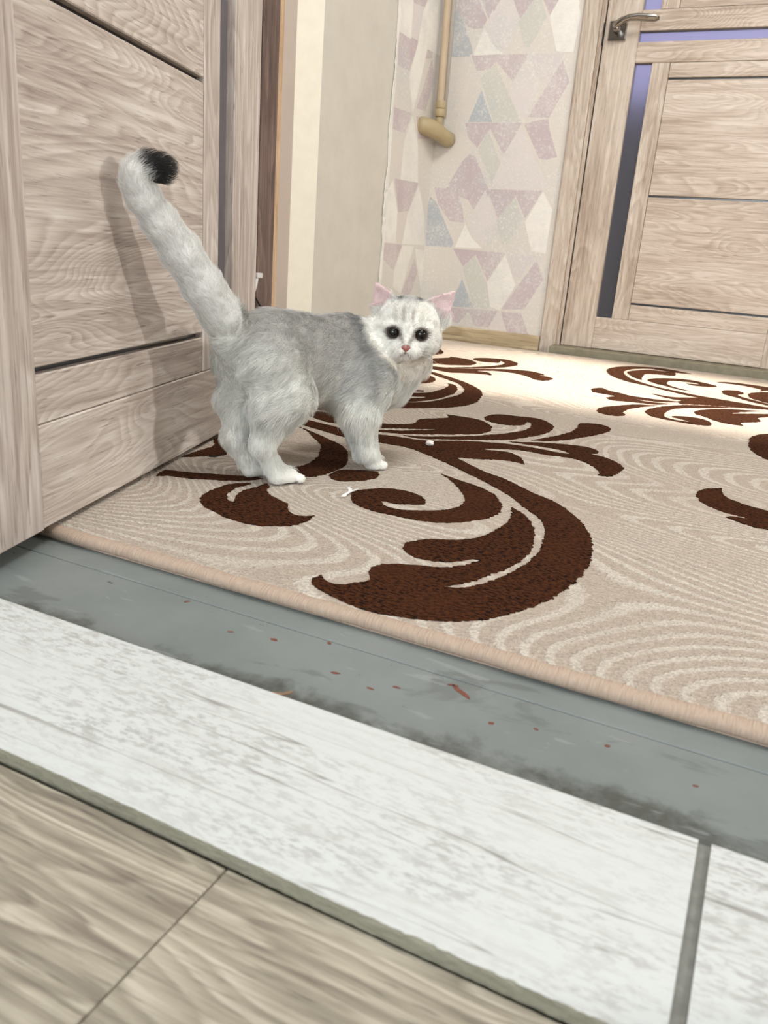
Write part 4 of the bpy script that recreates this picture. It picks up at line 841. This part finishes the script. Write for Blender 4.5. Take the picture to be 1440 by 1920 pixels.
def coat(P):
    """display colour of the coat at points P (cat space)"""
    a, y, z = P[..., 0], P[..., 1], P[..., 2]
    n = vnoise(P, 38, 1)*.55+vnoise(P, 90, 2)*.3+vnoise(P, 220, 3)*.15
    col = np.broadcast_to(WHITE, P.shape).copy()
    def lay(m, c):
        nonlocal col; m = np.clip(m, 0, 1)[..., None]; col = col*(1-m)+c*m
    trunk = sst(a, -.15, -.10)*(1-sst(a, .105, .14))
    lay(trunk*sst(z+n*.020, .125, .205)*.80, GREY)                                  # back
    lay(sst(a, -.075, -.03)*(1-sst(a, .06, .10))*sst(z+n*.015, .10, .15)*.55, GREY)  # flank
    lay(np.exp(-((a-.078+ (z-.17)*.15+n*.006)/.014)**2)*sst(z, .13, .17)*.75, DARK)   # shoulder bar
    lay(np.exp(-((a-.052+n*.01)/.010)**2)*sst(z, .09, .12)*.35, DARK)
    lay(np.exp(-((a+.085)/.03)**2)*(1-sst(z, .12, .165))*sst(z, .07, .10)*(.30+.5*n), GREY)  # greyer lower thigh
    lay(sst(-a, -.04, .02)*sst(a, -.07, -.04)*(1-sst(z, .085, .12))*sst(z, .06, .08)*.45, CREAM)
    lay((1-sst(z, .092, .108))*sst(z, .07, .08)*sst(a, -.05, -.02)*(1-sst(a, .010, .030))*.6, CREAM)
    lay(sst(-a, .118, .135)*(1-sst(z, .050, .090))*.5, np.array([150, 128, 112.]))    # hocks
    tt, db = tail_t(P); tl = (db < .035)&(z > .19)&(a < -.12)
    lay(tl*sst(z, .19, .215), np.array([248, 247, 243.]))
    lay(tl*sst(tt, 7.2, 8.1), BLACK)
    # head
    Q = (P-HC)@HR.T; hd = np.linalg.norm(Q, axis=-1); hm = 1-sst(hd, .054, .066); X, Y, D = np.abs(Q[..., 0]), Q[..., 1], Q[..., 2]
    ear = (Y > .030)&((X > .030) | ((X > .024)&(Y > .040)))
    face = hm*sst(D, -.018, .0)
    lay(np.maximum(face, sst(Y, .02, .04)*0), np.array([244, 242, 234.]))
    lay(face*np.exp(-(X/.010)**2)*sst(Y, .012, .030)*.45, GREY)
    lay(face*(1-ear)*sst(Y+n*.003, .033, .042)*.45, GREY)
    for c_, w_, st in ((.0055, .0022, .8), (.0155, .0030, .35)):
        lay(face*np.exp(-((X-c_-.10*(Y-.02))/w_)**2)*sst(Y, .012, .017)*(1-sst(Y, .026, .034))*st*.7, np.array([150, 142, 130.]))
    lay(face*np.exp(-((X-.0125)/.0045)**2)*sst(Y, .0375, .0415)*.9*(1-ear), DARK)
    lay(face*np.exp(-((X-.0085-.0035*(Y+.0)/.008)/.0022)**2)*sst(Y, -.014, -.009)*(1-sst(Y, .000, .004))*.6, np.array([120, 110, 100.]))
    er = np.linalg.norm(np.stack([(X-.0172)/.0104, Y/.0088], -1), axis=-1); lay(face*(er < 1.2)*(D > .02)*(1-sst(er, .92, 1.12))*.8, np.array([84, 72, 66.]))
    ml = np.abs(Y-(-.0232-.50*X)); lay(face*(X < .0085)*(1-sst(ml, .0010, .0020))*(D > .03)*.5, np.array([140, 112, 104.]))
    lay(face*(X < .0012)*(Y < -.019)*(Y > -.0240)*.6, np.array([120, 92, 84.]))
    inn = ear&(D > -.014)&(hd < .10)
    lay(np.where(inn, .8, 0)*sst(hd, .043, .050), PINK)
    lay(hm*(1-sst(Y, -.034, -.024))*.25, CREAM)
    return np.clip(col, 0, 255)
def s2l(c):
    c = c/255.; return np.where(c <= .04045, c/12.92, ((c+.055)/1.055)**2.4)
cat = empty('cat', tuple(CAT), 0, label='silver white kitten with black-tipped raised tail standing on the rug and looking back', cat='cat')
cat.rotation_euler = (0, 0, math.atan2(ax[1], ax[0]))
me = np_mesh('body', V, F)
C = s2l(coat(V)); ca = me.color_attributes.new('coat', 'FLOAT_COLOR', 'POINT'); ca.data.foreach_set('color', np.concatenate([C, np.ones((len(C), 1))], 1).astype(np.float32).ravel())
t = NT('cat_skin'); vc = t.add('ShaderNodeVertexColor', layer_name='coat').outputs['Color']
fn = t.noise(t.coords((1, 1, 1), False), 700, 2, .6); t.bump(fn, .5, .001)
M['skin'] = t.set(vc, .9, Sheen_Weight=.2, Specular_IOR_Level=.15, Subsurface_Weight=.08, Subsurface_Scale=.01)
body = obj('body', me, M['skin'], cat, smooth=True)

def h2c(x, y, d): return HC+HR.T@np.array([x, y, d])
def head_mesh(f, seg=(20, 14)):
    pass
t = NT('cat_eye'); 
M['eye'] = plain('eye_black', (8, 6, 6), .06, Specular_IOR_Level=.5)
M['iris'] = plain('eye_rim', (70, 46, 32), .12)
for sg in (-1, 1):
    c0 = h2c(sg*.0172, .0, .0296); out = np.array([sg*.20, .03, 1.]); out /= np.linalg.norm(out)
    bm = bmesh.new(); bmesh.ops.create_uvsphere(bm, u_segments=32, v_segments=20, radius=.0085)
    W3 = HR.T@out; Zq = Vector(W3).to_track_quat('Z', 'Y').to_matrix().to_4x4()
    for v in bm.verts:
        v.co = Zq@v.co+Vector(c0)
    for f in bm.faces:
        cc = (f.calc_center_median()-Vector(c0)).normalized(); f.material_index = 0 if cc.dot(Vector(W3)) > .64 else 1
    obj('eye', bm, [M['eye'], M['iris']], cat, smooth=True, label='dark round eye with wide pupil')
bm = bmesh.new(); bmesh.ops.create_icosphere(bm, subdivisions=3, radius=1)
for v in bm.verts:
    x, y, z = v.co
    wdt = .0066*(1.0 if y > 0 else 1.0+y*.70); v.co = Vector(h2c(x*wdt, -.0172+y*.0050, .0430+z*.0030))
obj('nose', bm, plain('nose_leather', (150, 88, 80), .45), cat, smooth=True, label='reddish pink nose')

# fur
def fur(n_body, seed, lenmul, name, rad):
    rs = np.random.RandomState(seed); vis = None
    tri = np.concatenate([F[:, [0, 1, 2]], F[:, [0, 2, 3]]]); A_, B_, C_ = V[tri[:, 0]], V[tri[:, 1]], V[tri[:, 2]]
    ar = np.linalg.norm(np.cross(B_-A_, C_-A_), axis=1); cen = (A_+B_+C_)/3
    hd = np.linalg.norm(cen-HC, axis=1); wgt = np.where(hd < .075, 1.7, 1.0)
    pr = ar*wgt; pr /= pr.sum(); k = rs.choice(len(tri), n_body, p=pr)
    u = rs.rand(n_body, 2); m = u.sum(1) > 1; u[m] = 1-u[m]
    P = A_[k]+(B_[k]-A_[k])*u[:, :1]+(C_[k]-A_[k])*u[:, 1:]
    N = grad(P)
    a, y, z = P.T
    # comb direction
    D = np.tile(np.array([-1., 0, -.35]), (len(P), 1))
    leg = sst(.115-z, 0, .03); D = D*(1-leg[:, None])+np.array([-.1, 0, -1.])*leg[:, None]
    bel = (1-sst(z, .095, .115))*sst(a, -.05, -.02)*(1-sst(a, .03, .06)); D += np.array([-.2, 0, -1.])*bel[:, None]
    T = np.array(tail_pts()); tt, db = tail_t(P); tl = (db < .032)&(z > .185)&(a < -.125)
    seg = np.clip(tt.astype(int), 0, len(T)-2); td = T[seg+1, :3]-T[seg, :3]; td /= np.linalg.norm(td, axis=1, keepdims=True); D[tl] = td[tl]
    Q = (P-HC)@HR.T; hdist = np.linalg.norm(Q, axis=1); hm = 1-sst(hdist, .046, .062)
    hd_d = np.stack([Q[:, 0]*14, (Q[:, 1]+.006)*14, np.full(len(Q), -.45)], 1); hd_d[:, 1] -= (Q[:, 1] < -.01)*.5
    ear = (Q[:, 1] > .034)&(np.abs(Q[:, 0]) > .024)&(hdist < .10)
    hd_w = hd_d@HR; hm = np.where(ear, 1, hm); D = D*(1-hm[:, None])+hd_w*hm[:, None]
    paw = z < .03; D[paw] = np.array([.5, 0, -.6])
    chest = sst(a, .11, .14)*(1-hm); D += np.array([.0, 0, -1.2])*chest[:, None]
    D += rs.normal(0, .15, D.shape); vn = np.stack([vnoise(P, 45, 11+i)*.30+vnoise(P, 210, 31+i)*.34 for i in range(3)], -1); D += vn*np.where(tl, .45, 1)[:, None]
    D -= N*(D*N).sum(1, keepdims=True); D /= np.maximum(np.linalg.norm(D, axis=1, keepdims=True), 1e-6)
    L = np.full(len(P), .0125)
    L = np.where(tl, .0105, L); L = L*(1-hm)+.0052*hm; L = np.where(ear, .0026, L); L = np.where(paw, .0028, L)
    L *= np.where((z < .085)&(~paw), .62, 1.0)
    L += .004*bel+.004*chest
    L = L*lenmul*rs.uniform(.7, 1.15, len(P))
    keep = np.ones(len(P), bool)
    for sg in (-1, 1): keep &= np.linalg.norm((Q-np.array([sg*.0172, .0, .034]))*np.array([1, 1.15, .6]), axis=1) > .0092
    keep &= np.linalg.norm((Q-np.array([0, -.0172, .043]))/np.array([.006, .0048, .006]), axis=1) > 1
    keep &= z > .0150
    P, N, D, L = P[keep], N[keep], D[keep], L[keep]; tl = tl[keep]; bias = (np.where(tl, 1.0, .85)*(1+np.where(tl, .2, .5)*vnoise(P, 120, 51)))[:, None]
    K = 4; S = np.linspace(0, 1, K)
    pts = np.stack([P-N*.0006+(N*bias*(1.25*s-.75*s*s)+D*(.55*s+.45*s*s))*L[:, None]*s**.0 for s in S], 1)
    pts[:, :, 2] = np.maximum(pts[:, :, 2], .0150)
    hc = bpy.data.hair_curves.new(name); hc.add_curves([K]*len(P))
    hc.attributes['position'].data.foreach_set('vector', pts.astype(np.float32).ravel())
    ra = hc.attributes.get('radius') or hc.attributes.new('radius', 'FLOAT', 'POINT')
    ra.data.foreach_set('value', np.tile(rad*np.array([1, .9, .6, .1]), len(P)).astype(np.float32))
    col = s2l(np.clip(coat(P)*rs.uniform(.84, 1.08, (len(P), 1))*(1+np.where(tl, .03, .10)*vnoise(P, 170, 71))[:, None], 0, 255))
    at = hc.attributes.new('coat', 'FLOAT_COLOR', 'CURVE'); at.data.foreach_set('color', np.concatenate([col, np.ones((len(col), 1))], 1).astype(np.float32).ravel())
    o = bpy.data.objects.new(name, hc); COL.objects.link(o); o.parent = cat; hc.materials.append(M['fur']); o['kind'] = 'stuff'
    return o
t = NT('cat_fur'); atn = t.add('ShaderNodeAttribute', attribute_name='coat').outputs['Color']
M['fur'] = t.set(atn, .6, Specular_IOR_Level=.25, Sheen_Weight=.1)
fur(170000, 1, 1.0, 'fur', .000095)

# whiskers
def whisker(x, y, d, dx, dy, dd, L):
    p = h2c(x, y, d); q = h2c(x+dx*L*.5, y+dy*L*.5+.002, d+dd*L*.5); e = h2c(x+dx*L, y+dy*L-.001, d+dd*L)
    return tube([p, (p+q)/2+(0, 0, .0004), q, (q+e)/2, e], [.00016, .00015, .00012, .00009, .00004], 5)
M['whisker'] = plain('whisker_white', (235, 235, 230), .4)
for sg in (-1, 1):
    for k in range(4):
        obj('whisker', whisker(sg*(.012+.001*k), -.0175-.0022*k, .0415, sg*.95, .12-.14*k, .0, .034-.002*k), M['whisker'], cat, smooth=True)
